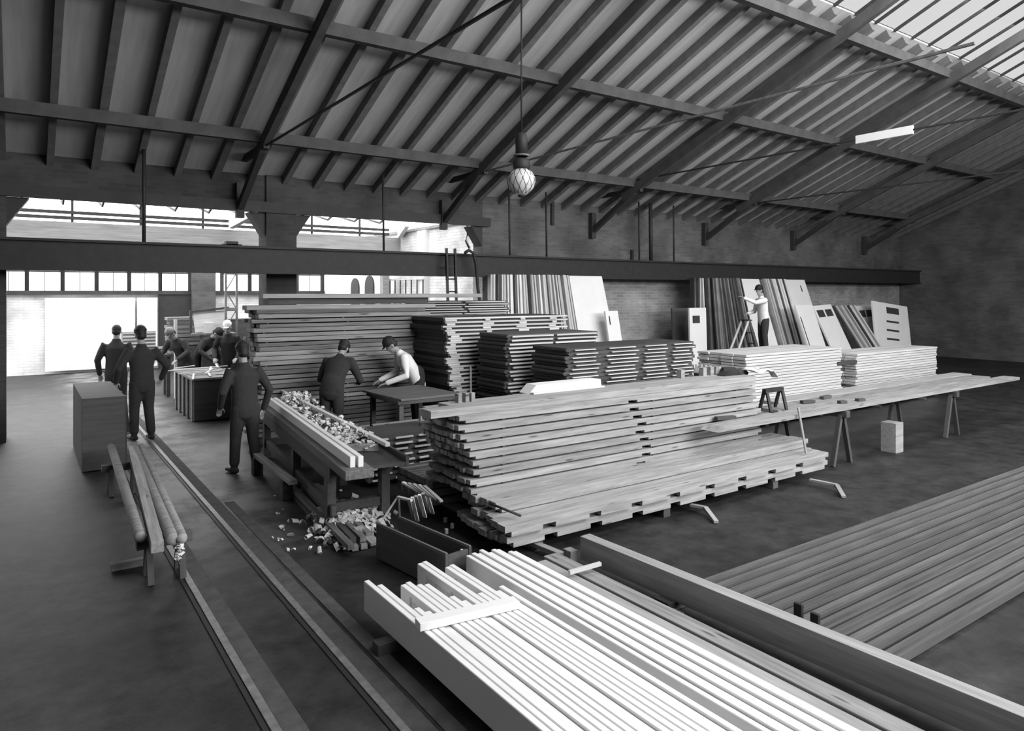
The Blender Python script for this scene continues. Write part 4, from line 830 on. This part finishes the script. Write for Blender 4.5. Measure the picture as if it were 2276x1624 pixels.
# ribbed battens at the lower right
for i in range(13):
    y = 3.62-i*.115; x0 = 4.36+R.uniform(-.02, .03)
    t = empty('ribbed_batten', (x0, y, .0), 'long ribbed batten on the floor at the lower right, %s from the stack side' % nth(i+1), 'batten', 'ribbed battens on the floor'); L_ = 7.5
    me = _bc.get('rib')
    if me is None:
        me = prism([(0, 0), (L_, 0), (L_, .06), (0, .06)], .09, 'rib', M['dark']); _bc['rib'] = me; me2 = prism([(0, .06), (L_, .06), (L_, .085), (0, .085)], .045, 'rib2', M['rib']); _bc['rib2'] = me2
    link('batten_body', _bc['rib'], None, t, (0, 0, .01)); link('rib', _bc['rib2'], None, t, (0, 0, .01))
for px, py, hh in ((1775, 1372, .16), (1812, 1385, .10)):
    c = G(px, py, .1); tag(box('iron_cleat', (c.x, c.y, .12), (.03, .06, hh), M['iron']), 'small black iron cleat among the ribbed battens, %s' % ('taller' if hh > .12 else 'shorter'), 'cleat')

# ------------------------------------------------------------ dark trough and folded sticks
A, B = Vector((2.72, 5.72, 0)), Vector((2.86, 4.74, 0)); d = (B-A).normalized(); rzz = math.atan2(d.y, d.x)
t = empty('wooden_trough', (A+B)/2, 'dark open wooden trough on the floor before the big stack', 'trough', rz=rzz); L_ = (B-A).length
link('trough_floor', boxmesh(L_, .22, .03, M['dark']), None, t, (0, 0, .03))
for s in (-1, 1): link('trough_side', boxmesh(L_, .03, .30, M['dark']), None, t, (0, s*.12, .165)); link('side_edge', boxmesh(L_, .02, .012, M['bench']), None, t, (0, s*.12, .321))
link('trough_end', boxmesh(.03, .21, .28, M['dark']), None, t, (L_/2-.02, 0, .16))
tag(bar('bent_lath', G(1026, 1222, .30), G(1036, 1245, .05), .02, .02, M['frame']), 'thin pale lath curving down at the near end of the trough', 'lath')
c = G(905, 1150, .2); t = empty('folded_stand', (2.95, 5.95, 0), 'small folded stand of thin sticks behind the dark trough', 'stand')
def gp2(px, py, z): return G(px, py, z)-Vector((2.95, 5.95, 0))
bar('stick', gp2(852, 1152, .30), gp2(884, 1104, .50), .018, .018, M['frame'], t); bar('stick', gp2(888, 1150, .22), gp2(886, 1104, .50), .018, .018, M['frame'], t); bar('top_stick', gp2(884, 1104, .50), gp2(915, 1112, .50), .03, .02, M['frame'], t)
for k in range(6): bar('stick', gp2(908+k*8, 1108-k*3, .52), gp2(920+k*8.5, 1155-k*4+(k % 2)*6, .2), .03, .018, M['frame'] if k % 2 else M['midframe'], t)
for k in range(5): tag(bar('thin_lath', G(895+k*12, 1072+k*2, .55), G(945+k*9, 1098+k*4, .50), .035, .02, M['midframe'] if k else M['frame']), 'thin lath resting on the folded stand against the big stack, %s along' % nth(k+1), 'lath', 'laths on the folded stand')
for k, (px, py) in enumerate(((960, 1133), (990, 1155), (1005, 1168), (992, 1180))): tag(box('wood_chip', G(px, py, .026), (.03, .03, .05), M['frame']), 'small pale chip beside the dark trough, %s along' % nth(k+1), 'chip')
